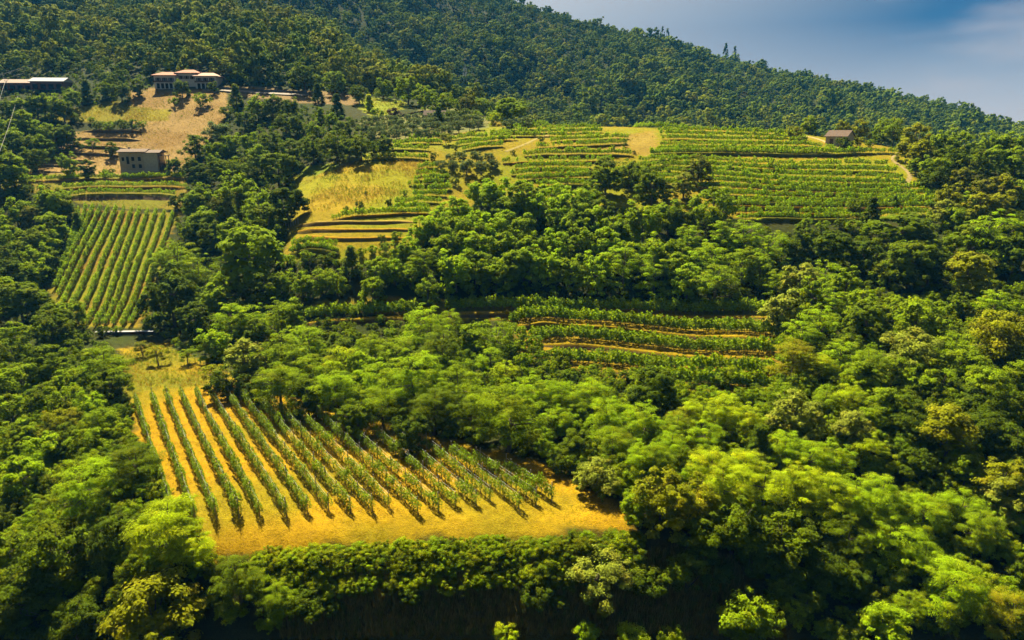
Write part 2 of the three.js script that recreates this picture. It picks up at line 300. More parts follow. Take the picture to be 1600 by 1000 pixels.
const kinds = {
  woodland: { style: 'dome', H: 11, W: 10, bare: 0.02, leaf: 0.42, open: 0.05, mess: 0.45, up: 0.3, warm: 0.1, masses: 3, calm: 0.45 },
  oak: { style: 'dome', H: 10.5, W: 10, bare: 0.04, leaf: 0.36, open: 0.22 },
  locust: { style: 'feather', H: 12, W: 9.5, bare: 0.05, leaf: 0.3, open: 0.3 },
  maple: { style: 'dome', H: 11.5, W: 9.5, bare: 0.04, leaf: 0.42, open: 0.3 },
  bush: { style: 'bush', H: 3.6, W: 4.6, bare: 0.02, leaf: 0.2, open: 0.3 },
  olive: { style: 'olive', H: 4.2, W: 4.4, bare: 0.12, leaf: 0.26, open: 0.3 },
  cypress: { style: 'column', H: 11, W: 3.2, bare: 0.03, leaf: 0.3, open: 0.1 },
  conifer: { style: 'cone', H: 9, W: 5, bare: 0.05, leaf: 0.35, open: 0.15 },
  sapling: { style: 'feather', H: 4.6, W: 4.2, bare: 0.28, leaf: 0.24, open: 0.4 },
};
const detail = { near: { clumps: 92, per: 150, size: 0.86 }, mid: { clumps: 72, per: 72, size: 1.25 }, far: { clumps: 34, per: 30, size: 1.95 } };
const small = { bush: 0.42, olive: 0.5, cypress: 0.55, conifer: 0.6, sapling: 0.3 };
const protos = {};
function proto(kind, level, variant) {
  const key = `${kind} ${level} ${variant}`;
  if (!protos[key]) { const d = detail[level], s = small[kind] ?? 1; protos[key] = makeTree({ seed: 17 + variant * 101 + kind.length * 977 + kind.charCodeAt(0) * 31 + level.length, ...kinds[kind], clumps: Math.round(d.clumps * Math.sqrt(s)), per: Math.round(d.per * Math.sqrt(s)), leaf: kinds[kind].leaf * d.size }); }
  return protos[key];
}
const tones = {
  dark: leafMaterial('dark leaves', 0.052, 0.082, 0.001, 0.3), deep: leafMaterial('deep green leaves', 0.082, 0.122, 0.001, 0.36), mid: leafMaterial('green leaves', 0.142, 0.212, 0.001, 0.4),
  bright: leafMaterial('bright green leaves', 0.19, 0.295, 0.001, 0.45), lime: leafMaterial('yellow green leaves', 0.255, 0.34, 0.001, 0.47), pale: leafMaterial('pale green leaves', 0.17, 0.205, 0.016, 0.36),
  yellow: leafMaterial('yellowish leaves', 0.165, 0.185, 0.002, 0.4), brown: leafMaterial('brownish leaves', 0.10, 0.115, 0.005, 0.32), grey: leafMaterial('grey green leaves', 0.105, 0.145, 0.035, 0.32), red: leafMaterial('dark red leaves', 0.055, 0.034, 0.018, 0.3),
  forest: leafMaterial('forest leaves', 0.105, 0.15, 0.004, 0.22), forestWarm: leafMaterial('warm forest leaves', 0.15, 0.175, 0.004, 0.22), forestDeep: leafMaterial('deep forest leaves', 0.068, 0.108, 0.004, 0.2),
};
const toneWords = { dark: 'dark green', deep: 'deep green', mid: 'mid green', bright: 'bright green', lime: 'yellow-green', pale: 'pale green', yellow: 'yellowish', brown: 'brownish green', grey: 'grey-green', red: 'dark red' };
const kindWords = { oak: 'round tree', woodland: 'dome-crowned tree', locust: 'locust tree', maple: 'leafy tree', bush: 'bush', olive: 'olive tree', cypress: 'column-shaped cypress', conifer: 'cone-shaped tree', sapling: 'young orchard tree' };
const kindNames = { oak: 'round_tree', woodland: 'dome_tree', locust: 'locust_tree', maple: 'leafy_tree', bush: 'bush', olive: 'olive_tree', cypress: 'cypress_tree', conifer: 'cone_tree', sapling: 'orchard_tree' };
const treeR = rng(4242), placed = [], protoGroups = {};
// find the standing place of a tree whose top and width were surveyed
function standing(px, py, w, aspect, crest) {
  const s = slopeOf(py), t = sideOf(px, py);
  for (let D = 40; D < (crest ? crest[1] : 1200); D *= 1.004) { const y = EYE + s * D - groundAt(t * D, D), need = aspect * w * D / F; if (y <= need) return { x: t * D, D, h: need, w: w * D / F }; }
  // stands out above the ridge: the place on the crest that comes nearest
  let best = null;
  for (let D = crest ? crest[0] : 560; D < (crest ? crest[1] : 1150); D += 4) { const need = aspect * w * D / F, gap = EYE + s * D - groundAt(t * D, D) - need; if (!best || gap < best.gap) best = { x: t * D, D, h: need + gap, w: w * D / F, gap }; }
  return best;
}
function plant(kind, tone, x, D, h, w, label, group) {
  const level = D < 105 ? 'near' : D < 420 ? 'mid' : 'far', nv = level === 'near' ? { oak: 4, locust: 5, maple: 4 }[kind] ?? 2 : 4, v = Math.floor(treeR() * nv), p = proto(kind, level, v), key = `${kind} ${level} ${v} ${tone}`;
  let g;
  if (protoGroups[key]) g = protoGroups[key].clone();
  else { g = new THREE.Group(); part(g, 'crown', p.crown, tones[tone]); part(g, 'trunk', p.trunk, kind === 'sapling' || kind === 'olive' ? paleBark : barkMaterial); protoGroups[key] = g; }
  g.position.set(x, groundAt(x, D) - 0.1, -D);
  g.rotation.y = treeR() * 6.283;
  g.scale.set(w / p.W * 1.06, h / p.H * 0.95, w / p.W * 1.06);
  addThing(g, kindNames[kind], label, kind === 'bush' ? 'bush' : 'tree', group);
  placed.push([x, D, w / 2]);
  return g;
}
// many copies of one geometry: [x, y, distance, width, height, turn, tone, warmth]
function instanced(geometry, material, list) {
  const im = new THREE.InstancedMesh(geometry, material, list.length), q = new THREE.Quaternion(), up = new THREE.Vector3(0, 1, 0), mt = new THREE.Matrix4(), c = new THREE.Color();
  list.forEach(([x, y, D, sx, sy, a, t, warmth], i) => { q.setFromAxisAngle(up, a); mt.compose(V(x, y, D), q, new THREE.Vector3(sx, sy, sx)); im.setMatrixAt(i, mt); im.setColorAt(i, c.setRGB(t * (1 + warmth), t, t * (1 - warmth))); });
  return im;
}

// ---------------------------------------------------------------- buildings and other built things
const paint = (name, r, g, b, o = {}) => new THREE.MeshPhysicalMaterial({ name, specularIntensity: o.metalness || o.roughness ? 1 : 0.25, color: new THREE.Color().setRGB(r * 0.66, g * 0.66, b * 0.66), roughness: 0.9, ...o });
const M = {
  stone: paint('rubble wall', 0.58, 0.45, 0.30, { map: wallGrain, bumpMap: wallGrain, bumpScale: 0.05 }), plaster: paint('pale plaster', 0.62, 0.51, 0.37, { map: wallGrain }), cream: paint('cream plaster', 0.82, 0.70, 0.58, { map: wallGrain }), white: paint('white paint', 0.72, 0.70, 0.66),
  tile: paint('terracotta tiles', 0.46, 0.20, 0.11, { map: roofGrain, bumpMap: roofGrain, bumpScale: 0.06 }), paleTile: paint('sun-bleached tiles', 0.60, 0.36, 0.25, { map: roofGrain, bumpMap: roofGrain, bumpScale: 0.06 }), oldTile: paint('old brown tiles', 0.16, 0.105, 0.068, { map: roofGrain, bumpMap: roofGrain, bumpScale: 0.06 }),
  sheet: paint('white sheet roof', 0.42, 0.40, 0.40), tan: paint('tan sheet roof', 0.36, 0.25, 0.19), dark: paint('dark opening', 0.02, 0.018, 0.016), glass: paint('window glass', 0.03, 0.035, 0.04, { roughness: 0.15 }), wood: paint('old wood', 0.14, 0.085, 0.05), rust: paint('rust red wall', 0.22, 0.10, 0.07), steel: paint('galvanised steel', 0.32, 0.33, 0.35, { metalness: 0.5, roughness: 0.5 }), grey: paint('grey masonry', 0.15, 0.13, 0.115, { map: wallGrain }), cable: paint('cable', 0.3, 0.28, 0.25),
};
// a box whose uv is in metres
function box(w, h, d, x = 0, y = 0, z = 0) {
  const g = new THREE.BoxGeometry(w, h, d), uv = g.attributes.uv, dims = [[d, h], [d, h], [w, d], [w, d], [w, h], [w, h]];
  for (let f = 0; f < 6; f++) for (let k = 0; k < 4; k++) { const i = f * 4 + k; uv.setXY(i, uv.getX(i) * dims[f][0], uv.getY(i) * dims[f][1]); }
  return g.translate(x, y + h / 2, z);
}
// roofs: hipped (inset ridge) or gabled, with a real thickness of eaves
function roofShape(w, d, rise, inset, thick, x = 0, y = 0, z = 0) {
  const a = w / 2, b = d / 2, r = Math.max(0.01, a - inset), P = [[-a, 0, -b], [a, 0, -b], [a, 0, b], [-a, 0, b], [-a, thick, -b], [a, thick, -b], [a, thick, b], [-a, thick, b], [-r, thick + rise, 0], [r, thick + rise, 0]];
  const faces = [[7, 6, 9, 8], [5, 4, 8, 9], [6, 5, 9], [4, 7, 8], [3, 2, 6, 7], [1, 0, 4, 5], [2, 1, 5, 6], [0, 3, 7, 4], [0, 1, 2, 3]], pos = [], uv = [];
  for (const f of faces) for (let i = 1; i < f.length - 1; i++) for (const q of [f[0], f[i], f[i + 1]]) { pos.push(P[q][0] + x, P[q][1] + y, P[q][2] + z); uv.push(P[q][0], P[q][2] * 1.1 + P[q][1]); }
  const g = new THREE.BufferGeometry();
  g.setAttribute('position', new THREE.BufferAttribute(new Float32Array(pos), 3)); g.setAttribute('uv', new THREE.BufferAttribute(new Float32Array(uv), 2)); g.computeVertexNormals();
  return g;
}
function window_(parent, w, h, x, y, z, shutters) {
  const f = part(parent, 'window', mergeGeometries([box(w + 0.3, 0.15, 0.16, x, y + h, z + 0.03), box(w + 0.4, 0.13, 0.22, x, y - 0.13, z + 0.06), box(0.14, h, 0.14, x - w / 2 - 0.07, y, z + 0.03), box(0.14, h, 0.14, x + w / 2 + 0.07, y, z + 0.03)]), M.plaster);
  part(f, 'pane', box(w, h, 0.05, x, y, z + 0.01), M.dark);
  if (shutters) for (const s of [-1, 1]) part(f, 'shutter', box(w * 0.5, h, 0.06, x + s * (w * 0.75 + 0.16), y, z + 0.05), M.wood);
}
function build(px, py, turn, sink = 0.3) { const g = new THREE.Group(), p = spot(px, py); g.position.copy(V(p.x, p.y - sink, p.D)); g.rotation.y = turn; return Object.assign(g, { D: p.D }); }
{ // old stone farmhouse below the hay slope
  const g = build(222, 269, 0.16, 0.4);
  part(g, 'wall', box(8.6, 7.6, 8, -3.0, 0, -4), M.stone); part(g, 'side_wing', box(4.8, 7.3, 8.6, 3.72, 0, -3.7), M.plaster); part(g, 'base_course', box(8.7, 1.1, 0.3, -3.0, 0, 0.12), M.plaster);
  const r = part(g, 'roof', roofShape(10.2, 9.8, 1.0, 0.1, 0.25, -2.75, 7.6, -4), M.oldTile); part(r, 'chimney', box(0.7, 1.3, 0.7, -5, 8.1, -4.6), M.stone);
  part(g, 'wing_roof', roofShape(6.4, 10.0, 0.95, 0.1, 0.22, 4.1, 7.3, -3.7), M.oldTile);
  for (const [x, y, w, h] of [[-4.4, 3.4, 0.95, 2.7], [-2.6, 4.5, 1.05, 1.5], [-0.3, 4.5, 1.05, 1.5], [-2.6, 1.9, 1.05, 1.4], [-0.3, 1.9, 1.05, 1.4], [-6.0, 4.5, 0.9, 1.4]]) window_(g, w, h, x, y, 0);
  const p = new THREE.Group(); p.name = 'porch'; g.add(p);
  part(p, 'floor', box(2.8, 0.25, 4, 7.5, 3.2, -2.6), M.wood); part(p, 'porch_roof', box(3.3, 0.2, 4.6, 7.6, 6.3, -2.6), M.oldTile);
  for (const [x, z] of [[6.35, -0.8], [8.7, -0.8], [8.7, -4.3]]) part(p, 'post', box(0.24, 6.3, 0.24, x, 0, z), M.wood);
  part(p, 'railing', mergeGeometries([box(2.4, 0.12, 0.1, 7.5, 4.3, -0.7), box(2.4, 0.12, 0.1, 7.5, 3.8, -0.7)]), M.wood);
  addThing(g, 'farmhouse', 'old stone farmhouse with brown roof and small windows below the hay slope', 'house');
}
{ // villa on the hill
  const g = build(291, 138, 0.03, 0.4);
  const block = (x, w, h, d, z, roof, name) => { part(g, name, box(w, h, d, x, 0, z), M.cream); return part(g, 'roof', roofShape(w + 1.8, d + 1.8, 1.7, 3.4, 0.3, x, h, z), roof); };
  block(-9.6, 10, 6.0, 9, -4.5, M.tile, 'left_wing'); block(0, 9.4, 7.2, 8, -6, M.tile, 'middle_block'); const rr = block(9.4, 9.8, 5.7, 9, -4.5, M.paleTile, 'right_wing');
  part(rr, 'chimney', box(0.7, 1.6, 0.7, 5.4, 6.6, -5.4), M.cream);
  for (const cx of [-9.6, 9.4]) {
    for (const dx of [-3, 0, 3]) window_(g, 1.1, 1.5, cx + dx, 3.6, 0, true);
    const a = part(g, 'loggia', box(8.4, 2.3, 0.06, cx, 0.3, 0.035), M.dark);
    for (let i = 0; i < 5; i++) part(a, 'pillar', box(0.45, 2.5, 0.45, cx - 4.0 + i * 2, 0.25, 0.6), M.white);
    part(a, 'balcony', box(9.2, 0.22, 1.5, cx, 2.78, 0.7), M.cream); part(a, 'railing', box(9.2, 0.75, 0.08, cx, 3.0, 1.4), M.wood);
  }
  for (const dx of [-2.6, 0, 2.6]) window_(g, 1.0, 1.4, dx, 4.7, -2, true);
  const dr = part(g, 'door', box(1.3, 2.3, 0.1, 0, 0.3, -1.95), M.wood); part(dr, 'handle', box(0.08, 0.2, 0.06, 0.45, 1.3, -1.87), M.steel);
  const an = part(g, 'aerial', new THREE.CylinderGeometry(0.05, 0.05, 3, 6).translate(4.7, 9.4, -5), M.steel); part(an, 'crossbar', box(1.2, 0.06, 0.06, 4.7, 10.4, -5), M.steel);
  addThing(g, 'villa', 'long villa with terracotta roofs and pillared loggias above the hay slope', 'house');
}
{ // two long sheds at the left edge
  const shed = (px, py, turn, w, d, h, wall, roof, name, label) => {
    const g = build(px, py, turn, 0.5);
    part(g, 'wall', box(w, h, d, 0, 0, 0), wall);
    part(g, 'roof', roofShape(w + 1.4, d + 1.4, 1.9, 0.1, 0.2, 0, h, 0), roof);
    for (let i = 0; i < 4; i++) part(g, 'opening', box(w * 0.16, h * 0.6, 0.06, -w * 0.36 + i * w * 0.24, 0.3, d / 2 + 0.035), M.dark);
    addThing(g, name, label, 'shed');
  };
  shed(34, 140, 0.06, 15, 8, 3.2, M.rust, M.tan, 'farm_shed', 'long low shed with tan roof at the left edge beneath the forest');
  shed(82, 139, 0.10, 15, 9, 3.6, M.rust, M.sheet, 'farm_shed', 'shed with pale grey-white roof beside the tan-roofed one');
  shed(680, 187, 0.0, 7.5, 4, 1.9, M.rust, M.oldTile, 'garden_shed', 'small brown-roofed shed behind the olive grove');
}
{ // hut on the terraces
  const g = build(1311, 226, -0.78, 0.3), w = 6.6, d = 6.2, h = 3.0, rise = 1.7;
  part(g, 'wall', box(w, h, d, 0, 0, 0), M.plaster);
  const gs = new THREE.Shape([new THREE.Vector2(-d / 2, 0), new THREE.Vector2(d / 2, 0), new THREE.Vector2(0, rise)]);
  for (const s of [-1, 1]) part(g, 'gable', new THREE.ExtrudeGeometry(gs, { depth: 0.3, bevelEnabled: false }).rotateY(Math.PI / 2).translate(s * (w / 2 - 0.15) - 0.15, h, 0), M.plaster);
  const slope = Math.atan2(rise, d / 2), len = Math.hypot(rise, d / 2) + 0.5;
  for (const s of [-1, 1]) part(g, 'roof', box(w + 0.8, 0.16, len, 0, 0, 0).translate(0, -0.08, s * (len / 2)).rotateX(s * slope).translate(0, h + rise + 0.1, 0), M.oldTile);
  const dr = part(g, 'door', box(1.1, 2.1, 0.08, -1.4, 0, d / 2 + 0.045), M.wood); part(dr, 'handle', box(0.08, 0.16, 0.06, -1.0, 1, d / 2 + 0.11), M.steel); window_(g, 0.8, 0.8, 1.3, 1.3, d / 2);
  addThing(g, 'hut', 'small gabled hut with brown tiled roof at the top of the terraces', 'hut');
}
{ // low house hidden behind the dome-shaped tree
  const g = build(800, 180, 0.0, 0.3);
  g.position.z -= 5;
  part(g, 'wall', box(21, 3.3, 8, 0, 0, -3), M.plaster); part(g, 'roof', roofShape(23, 10, 1.6, 4, 0.25, 0, 3.3, -3), M.oldTile);
  for (const x of [-9, -6.4, 6.6, 9]) window_(g, 0.9, 1.2, x, 1.3, 1);
  addThing(g, 'low_house', 'low house with brown roof mostly hidden behind the dome-shaped tree', 'house');
}
{ // white-roofed shelter between meadow and far vineyard
  const g = build(196, 523, 0.05, 0.1);
  part(g, 'roof', box(13, 0.08, 0.7, 0, 0.9, 0).rotateX(0.14), M.sheet);
  for (let i = 0; i < 6; i++) for (const s of [-1, 1]) part(g, 'post', box(0.1, 1.0, 0.1, -6.5 + i * 2.6, -0.1, s * 0.28), M.wood);
  part(g, 'back_wall', box(12.6, 0.7, 0.1, 0, 0, -0.3), M.wood);
  addThing(g, 'shelter', 'long low shelter with white roof between meadow and far vineyard', 'shelter');
}
{ // lattice mast on the spur
  const g = build(727, 146, 0.3, 0.5), Hm = 21, wb = 2.4, wt = 0.9, bars = [];
  const strut = (a, b, r) => { const d = b.clone().sub(a), c = new THREE.CylinderGeometry(r, r, d.length(), 6); return c.applyQuaternion(new THREE.Quaternion().setFromUnitVectors(new THREE.Vector3(0, 1, 0), d.clone().normalize())).translate(...a.clone().add(b).multiplyScalar(0.5).toArray()); };
  const corner = (kk, y) => { const w = lerp(wb, wt, y / Hm) / 2; return new THREE.Vector3(kk === 0 || kk === 3 ? -w : w, y, kk < 2 ? w : -w); };
  for (let kk = 0; kk < 4; kk++) part(g, 'leg', strut(corner(kk, 0), corner(kk, Hm), 0.09), M.steel);
  for (let y = 0; y < Hm - 1; y += 1.9) for (let kk = 0; kk < 4; kk++) bars.push(strut(corner(kk, y), corner((kk + 1) % 4, Math.min(Hm, y + 1.9)), 0.045), strut(corner(kk, y), corner((kk + 1) % 4, y), 0.045));
  part(g, 'bracing', mergeGeometries(bars), M.steel);
  for (const y of [9.5, 13, 16.5]) for (let kk = 0; kk < 3; kk++) { const a = kk * 2.09 + y; part(g, 'antenna', box(0.6, 2.6, 0.3, 0, y, 1.3).rotateY(a), M.white); }
  for (const [y, a] of [[12, 0.4], [15.6, 2.2], [8.4, 1.2]]) part(g, 'dish', new THREE.SphereGeometry(0.95, 14, 8, 0, 6.283, 0, 1.0).rotateX(Math.PI / 2).translate(0, y, 1.1).rotateY(a), M.white);
  part(g, 'platform', box(2.6, 0.12, 2.6, 0, 11.4, 0), M.steel); part(g, 'whip_aerial', new THREE.CylinderGeometry(0.04, 0.06, 4.5, 6).translate(0, Hm + 2.2, 0), M.steel);
  addThing(g, 'radio_mast', 'steel lattice radio mast with dishes standing among trees on the spur', 'mast');
}
function wallAlong(marks, h, thick, m, name, label, lift = 0) {
  const line = along(marks, lift, 2.2), g = new THREE.Group(), [x0, D0] = line[0], y0 = groundAt(x0, D0), parts = [];
  g.position.copy(V(x0, y0, D0));
  for (let i = 0; i < line.length - 1; i++) { const [ax, aD] = line[i], [bx, bD] = line[i + 1], len = Math.hypot(bx - ax, bD - aD), y = Math.min(groundAt(ax, aD), groundAt(bx, bD)) - y0 - 0.4; parts.push(box(len + 0.02, h + 0.4, thick, 0, 0, 0).rotateY(Math.atan2(bD - aD, bx - ax)).translate((ax + bx) / 2 - x0, y + (i % 2) * 0.01, -((aD + bD) / 2 - D0))); }
  part(g, 'masonry', mergeGeometries(parts), m); part(g, 'coping', mergeGeometries(parts.map((p) => { p.computeBoundingBox(); const bb = p.boundingBox; return box(0.5, 0.12, thick + 0.1).translate((bb.min.x + bb.max.x) / 2, bb.max.y, (bb.min.z + bb.max.z) / 2); })), m);
  addThing(g, name, label, 'wall');
}
wallAlong([[338, 138], [400, 142], [480, 146]], 0.9, 0.3, M.grey, 'road_wall', 'low grey wall along the road right of the villa');
wallAlong([[617, 184], [640, 180], [662, 176]], 0.9, 0.4, M.oldTile, 'garden_wall', 'low brown wall edging the garden left of the small shed');
wallAlong([[1363, 220], [1404, 220]], 0.9, 0.4, M.stone, 'stone_wall', 'low stone retaining wall right of the terrace hut');
{ // stakes at the foot of the golden slope
  const a = spot(436, 362), z = spot(466, 350), g = new THREE.Group();
  g.position.copy(V(a.x, a.y, a.D));
  for (let i = 0; i < 9; i++) { const t = i / 8, x = lerp(a.x, z.x, t), D = lerp(a.D, z.D, t); part(g, 'stake', new THREE.CylinderGeometry(0.06, 0.07, 2.1, 6).translate(x - a.x, groundAt(x, D) - a.y + 0.95, -(D - a.D)), M.plaster); }
  addThing(g, 'stake_fence', 'row of pale stakes at the lower left corner of the golden slope', 'fence');
}
{ // power line coming down the left edge
  const at = (px, py, D) => V(sideOf(px, py) * D, EYE + slopeOf(py) * D, D);
  const cable = (pts, r, label) => { const g = new THREE.Mesh(new THREE.TubeGeometry(new THREE.CatmullRomCurve3(pts), 24, r, 5), M.cable); addThing(g, 'power_cable', label, 'cable'); };
  const pole = (px, pyTop, D, label) => {
    const top = at(px, pyTop, D), y = groundAt(top.x, D), g = new THREE.Group(); g.position.set(top.x, y, -D);
    part(g, 'shaft', new THREE.CylinderGeometry(0.1, 0.16, top.y - y, 8).translate(0, (top.y - y) / 2, 0), M.grey); part(g, 'crossarm', box(1.5, 0.14, 0.14, 0, top.y - y - 0.3, 0), M.steel);
    for (const s of [-0.6, 0, 0.6]) part(g, 'insulator', new THREE.CylinderGeometry(0.09, 0.12, 0.35, 8).translate(s, top.y - y + 0.02, 0), M.white);
    addThing(g, 'utility_pole', label, 'pole'); return top;
  };
  const p = pole(28, 150, 322, 'utility pole with white insulators at the left, lower of two'), q = pole(9, 126, 352, 'utility pole with white insulators at the left edge, upper of two');
  cable([p, at(14, 196, 270), at(-4, 246, 226)], 0.05, 'bright cable slanting down the left edge from the lower pole');
  cable([q, at(4, 140, 318), at(-6, 176, 290)], 0.05, 'bright cable slanting down the left edge from the upper pole');
  cable([at(-10, 121, 340), at(40, 104, 385), at(78, 92, 420), at(118, 60, 470), at(165, 26, 540)], 0.035, 'thin cable crossing the upper left forest, uppermost');
  cable([at(-10, 128, 340), at(44, 112, 385), at(84, 97, 420), at(124, 66, 470), at(168, 34, 540)], 0.035, 'thin cable crossing the upper left forest, just below another');
}
{ // the track up the bare patch and the path by the right-hand wood
  const strip = (marks, w, name, label, c) => {
    const line = along(marks, 0, 1.5), pos = [], uv = [], idx = [];
    line.forEach(([x, D], i) => { const [px, pD] = line[Math.max(0, i - 1)], [qx, qD] = line[Math.min(line.length - 1, i + 1)], l2 = Math.hypot(qx - px, qD - pD) || 1, nx = (qD - pD) / l2, nD = -(qx - px) / l2; for (const s of [-1, 0, 1]) { const X = x + nx * s * w / 2, DD = D + nD * s * w / 2; pos.push(X, Math.max(groundAt(X, DD), groundAt(x, D) - 0.2) + 0.1 - 0.08 * Math.abs(s), -DD); uv.push(s * w / 2, i * 1.5); } });
    for (let i = 0; i < line.length - 1; i++) for (let kk = 0; kk < 2; kk++) { const a = i * 3 + kk; idx.push(a, a + 3, a + 1, a + 1, a + 3, a + 4); }
    const g = new THREE.BufferGeometry(); g.setAttribute('position', new THREE.BufferAttribute(new Float32Array(pos), 3)); g.setAttribute('uv', new THREE.BufferAttribute(new Float32Array(uv), 2)); g.setIndex(idx); g.computeVertexNormals();
    addStructure(new THREE.Mesh(g, paint('bare path earth', ...c, { map: grassGrain, side: THREE.DoubleSide })), name, label);
  };
  strip([[1404, 238], [1392, 250], [1412, 262], [1424, 274], [1416, 288]], 1.2, 'path', 'pale footpath beside the wood at the right end of the terraces', [0.34, 0.25, 0.08]);
  strip([[1258, 213], [1280, 217], [1310, 232], [1350, 236]], 1.6, 'path', 'narrow pale path curving below the terrace hut', [0.48, 0.34, 0.12]);
  strip([[790, 237], [820, 226], [846, 213], [880, 207]], 1.2, 'path', 'grassy path rising across the terraces at the centre of the hill', [0.32, 0.24, 0.02]);
  strip([[345, 141], [400, 145], [480, 149]], 4, 'road', 'pale road along the slope right of the villa', [0.34, 0.27, 0.2]);
}

// ---------------------------------------------------------------- vines
function makeVine(seed, leaves, size) {
  const R = rng(seed), L = new Leaves();
  for (let i = 0; i < leaves; i++) {
    const u = R() * 2 - 1, shoot = R() < 0.16, y = shoot ? 1.7 + R() * 0.55 : 0.62 + 1.2 * Math.pow(R(), 0.8), wide = (shoot ? 0.16 : 0.42 - 0.14 * Math.abs(y - 1.2)) * Math.sqrt(R()), a = R() < 0.5 ? -1 : 1;
    const x = u * 0.62 * (0.7 + 0.3 * R()), z = a * wide, t = 0.7 + 0.6 * R(), wm = R() < 0.2 ? 0.25 * R() : 0;
    L.scatter(R, x, y, z, u * 0.3, 0.35, a * 0.8, 0.35, 1.1, size * (0.8 + 0.5 * R()), size * (0.7 + 0.4 * R()), [t * (1 + wm), t, t], 0.4);
  }
  return L.geometry();
}
const vineLeaf = leafMaterial('vine leaves', 0.14, 0.205, 0.004, 0.36), sunnyVine = leafMaterial('sunny vine leaves', 0.175, 0.265, 0.003, 0.45);
const vines = [], rowVines = [];
for (let i = 0; i < 6; i++) vines.push(makeVine(300 + i, 150, 0.21));
for (let i = 0; i < 4; i++) rowVines.push(makeVine(400 + i, 64, 0.34));
const vineStem = (() => { const g = limb(new THREE.Vector3(), new THREE.Vector3(0.04, 0.85, 0), 0.045, 0.03, 0.05, 5); return g; })();
const postShape = new THREE.CylinderGeometry(0.045, 0.055, 2.4, 6).translate(0, 1.15, 0);
const postMaterial = new THREE.MeshStandardMaterial({ name: 'weathered post', color: new THREE.Color().setRGB(0.26, 0.215, 0.16), roughness: 0.95 });
// near vineyard: every vine is a part of its row
{
  const backs = [[211, 615], [237, 611], [259, 608], [282, 606], [306, 605], [328, 604], [352, 603], [371, 602], [392, 601], [417, 608], [447, 613], [491, 630], [534, 648], [584, 662], [622, 671], [666, 681], [705, 693], [744, 702], [791, 716]];
  const fronts = [[272, 812], [305, 811], [338, 810], [374, 808], [406, 806], [448, 808], [481, 803], [514, 799], [548, 801], [582, 800], [608, 794], [653, 804], [685, 800], [712, 792], [744, 790], [766, 783], [811, 796], [838, 789], [862, 783]];
  const R = rng(31);
  backs.forEach(([bx, by], r) => {
    const a = spot(bx, by, 1.9), f = spot(...fronts[r]), g = new THREE.Group(), len = Math.hypot(a.x - f.x, a.D - f.D), turn = Math.atan2(a.D - f.D, a.x - f.x), n = Math.round(len / 1.06);
    g.position.copy(V(f.x, f.y, f.D));
    for (let i = 0; i <= n; i++) {
      const t = i / n, x = lerp(f.x, a.x, t), D = lerp(f.D, a.D, t), y = groundAt(x, D) - f.y;
      const place = (mesh, s = 1, dy = 0) => { mesh.position.set(x - f.x, y - 0.02 + dy, -(D - f.D)); mesh.rotation.y = turn + (R() < 0.5 ? Math.PI : 0); mesh.scale.set(s, s * (0.88 + 0.26 * R()), s * (0.85 + 0.4 * R())); };
      if (i && i < n && R() < (r > 11 ? 0.07 : 0.04)) continue;
      place(part(g, 'vine', vines[Math.floor(R() * 6)], vineLeaf), (r > 10 ? 0.88 : 0.9) * (0.8 + 0.4 * R() + 0.5 * fbm(x * 0.12, D * 0.12, 4, 2)));
      place(part(g, 'stem', vineStem, barkMaterial));
      if (i % 4 === 0 || i === n) place(part(g, 'post', postShape, postMaterial));
    }
    for (const wy of [0.95, 1.55, 1.95]) { const pts = []; for (let i = 0; i <= 6; i++) { const x = lerp(f.x, a.x, i / 6), D = lerp(f.D, a.D, i / 6); pts.push(new THREE.Vector3(x - f.x, groundAt(x, D) - f.y + wy, -(D - f.D))); } part(g, 'wire', new THREE.TubeGeometry(new THREE.CatmullRomCurve3(pts), 12, 0.008, 4), M.steel); }
    addThing(g, 'vine_row', `row of green vines on dry grass, ${ORD[r]} from left in the near vineyard`, 'vine row', 'vine rows of the near vineyard');
  });
}
// a row too far away to pick its vines apart: stems and leaves stay real, joined into one part
const rowR = rng(808);
function vineRow(points, material, label, group, o = {}) { // points: [x, y, D] along the row
  const g = new THREE.Group(), [x0, y0, D0] = points[0], lists = rowVines.map(() => []), stems = [], posts = [];
  g.position.copy(V(x0, y0, D0));
  let run = 0;
  for (let i = 0; i < points.length - 1; i++) {
    const [ax, ay, aD] = points[i], [bx, by, bD] = points[i + 1], len = Math.hypot(bx - ax, bD - aD), turn = Math.atan2(bD - aD, bx - ax);
    for (; run < len; run += o.step ?? 1.15) {
      const t = run / len, x = lerp(ax, bx, t), y = lerp(ay, by, t), D = lerp(aD, bD, t);
      if (rowR() < (o.gap ?? 0.05)) continue;
      const s = (o.size ?? 1) * (0.82 + 0.4 * rowR());
      lists[Math.floor(rowR() * 4)].push([x - x0, y - y0 - 0.05, D - D0, s * 1.1, s * (0.85 + 0.3 * rowR()), turn + (rowR() < 0.5 ? Math.PI : 0), 0.8 + 0.4 * rowR(), (rowR() - 0.4) * 0.2]);
      stems.push([x - x0, y - y0 - 0.05, D - D0, 1, 1, turn, 1, 0]);
    }
    run -= len;
  }
  lists.forEach((list, i) => { if (list.length) { const im = instanced(rowVines[i], material, list); im.name = 'vines'; im.userData.kind = 'stuff'; g.add(im); } });
  if (stems.length) { const im = instanced(vineStem, barkMaterial, stems); im.name = 'stems'; im.userData.kind = 'stuff'; g.add(im); }
  return addThing(g, 'vine_row', label, 'vine row', group);
}
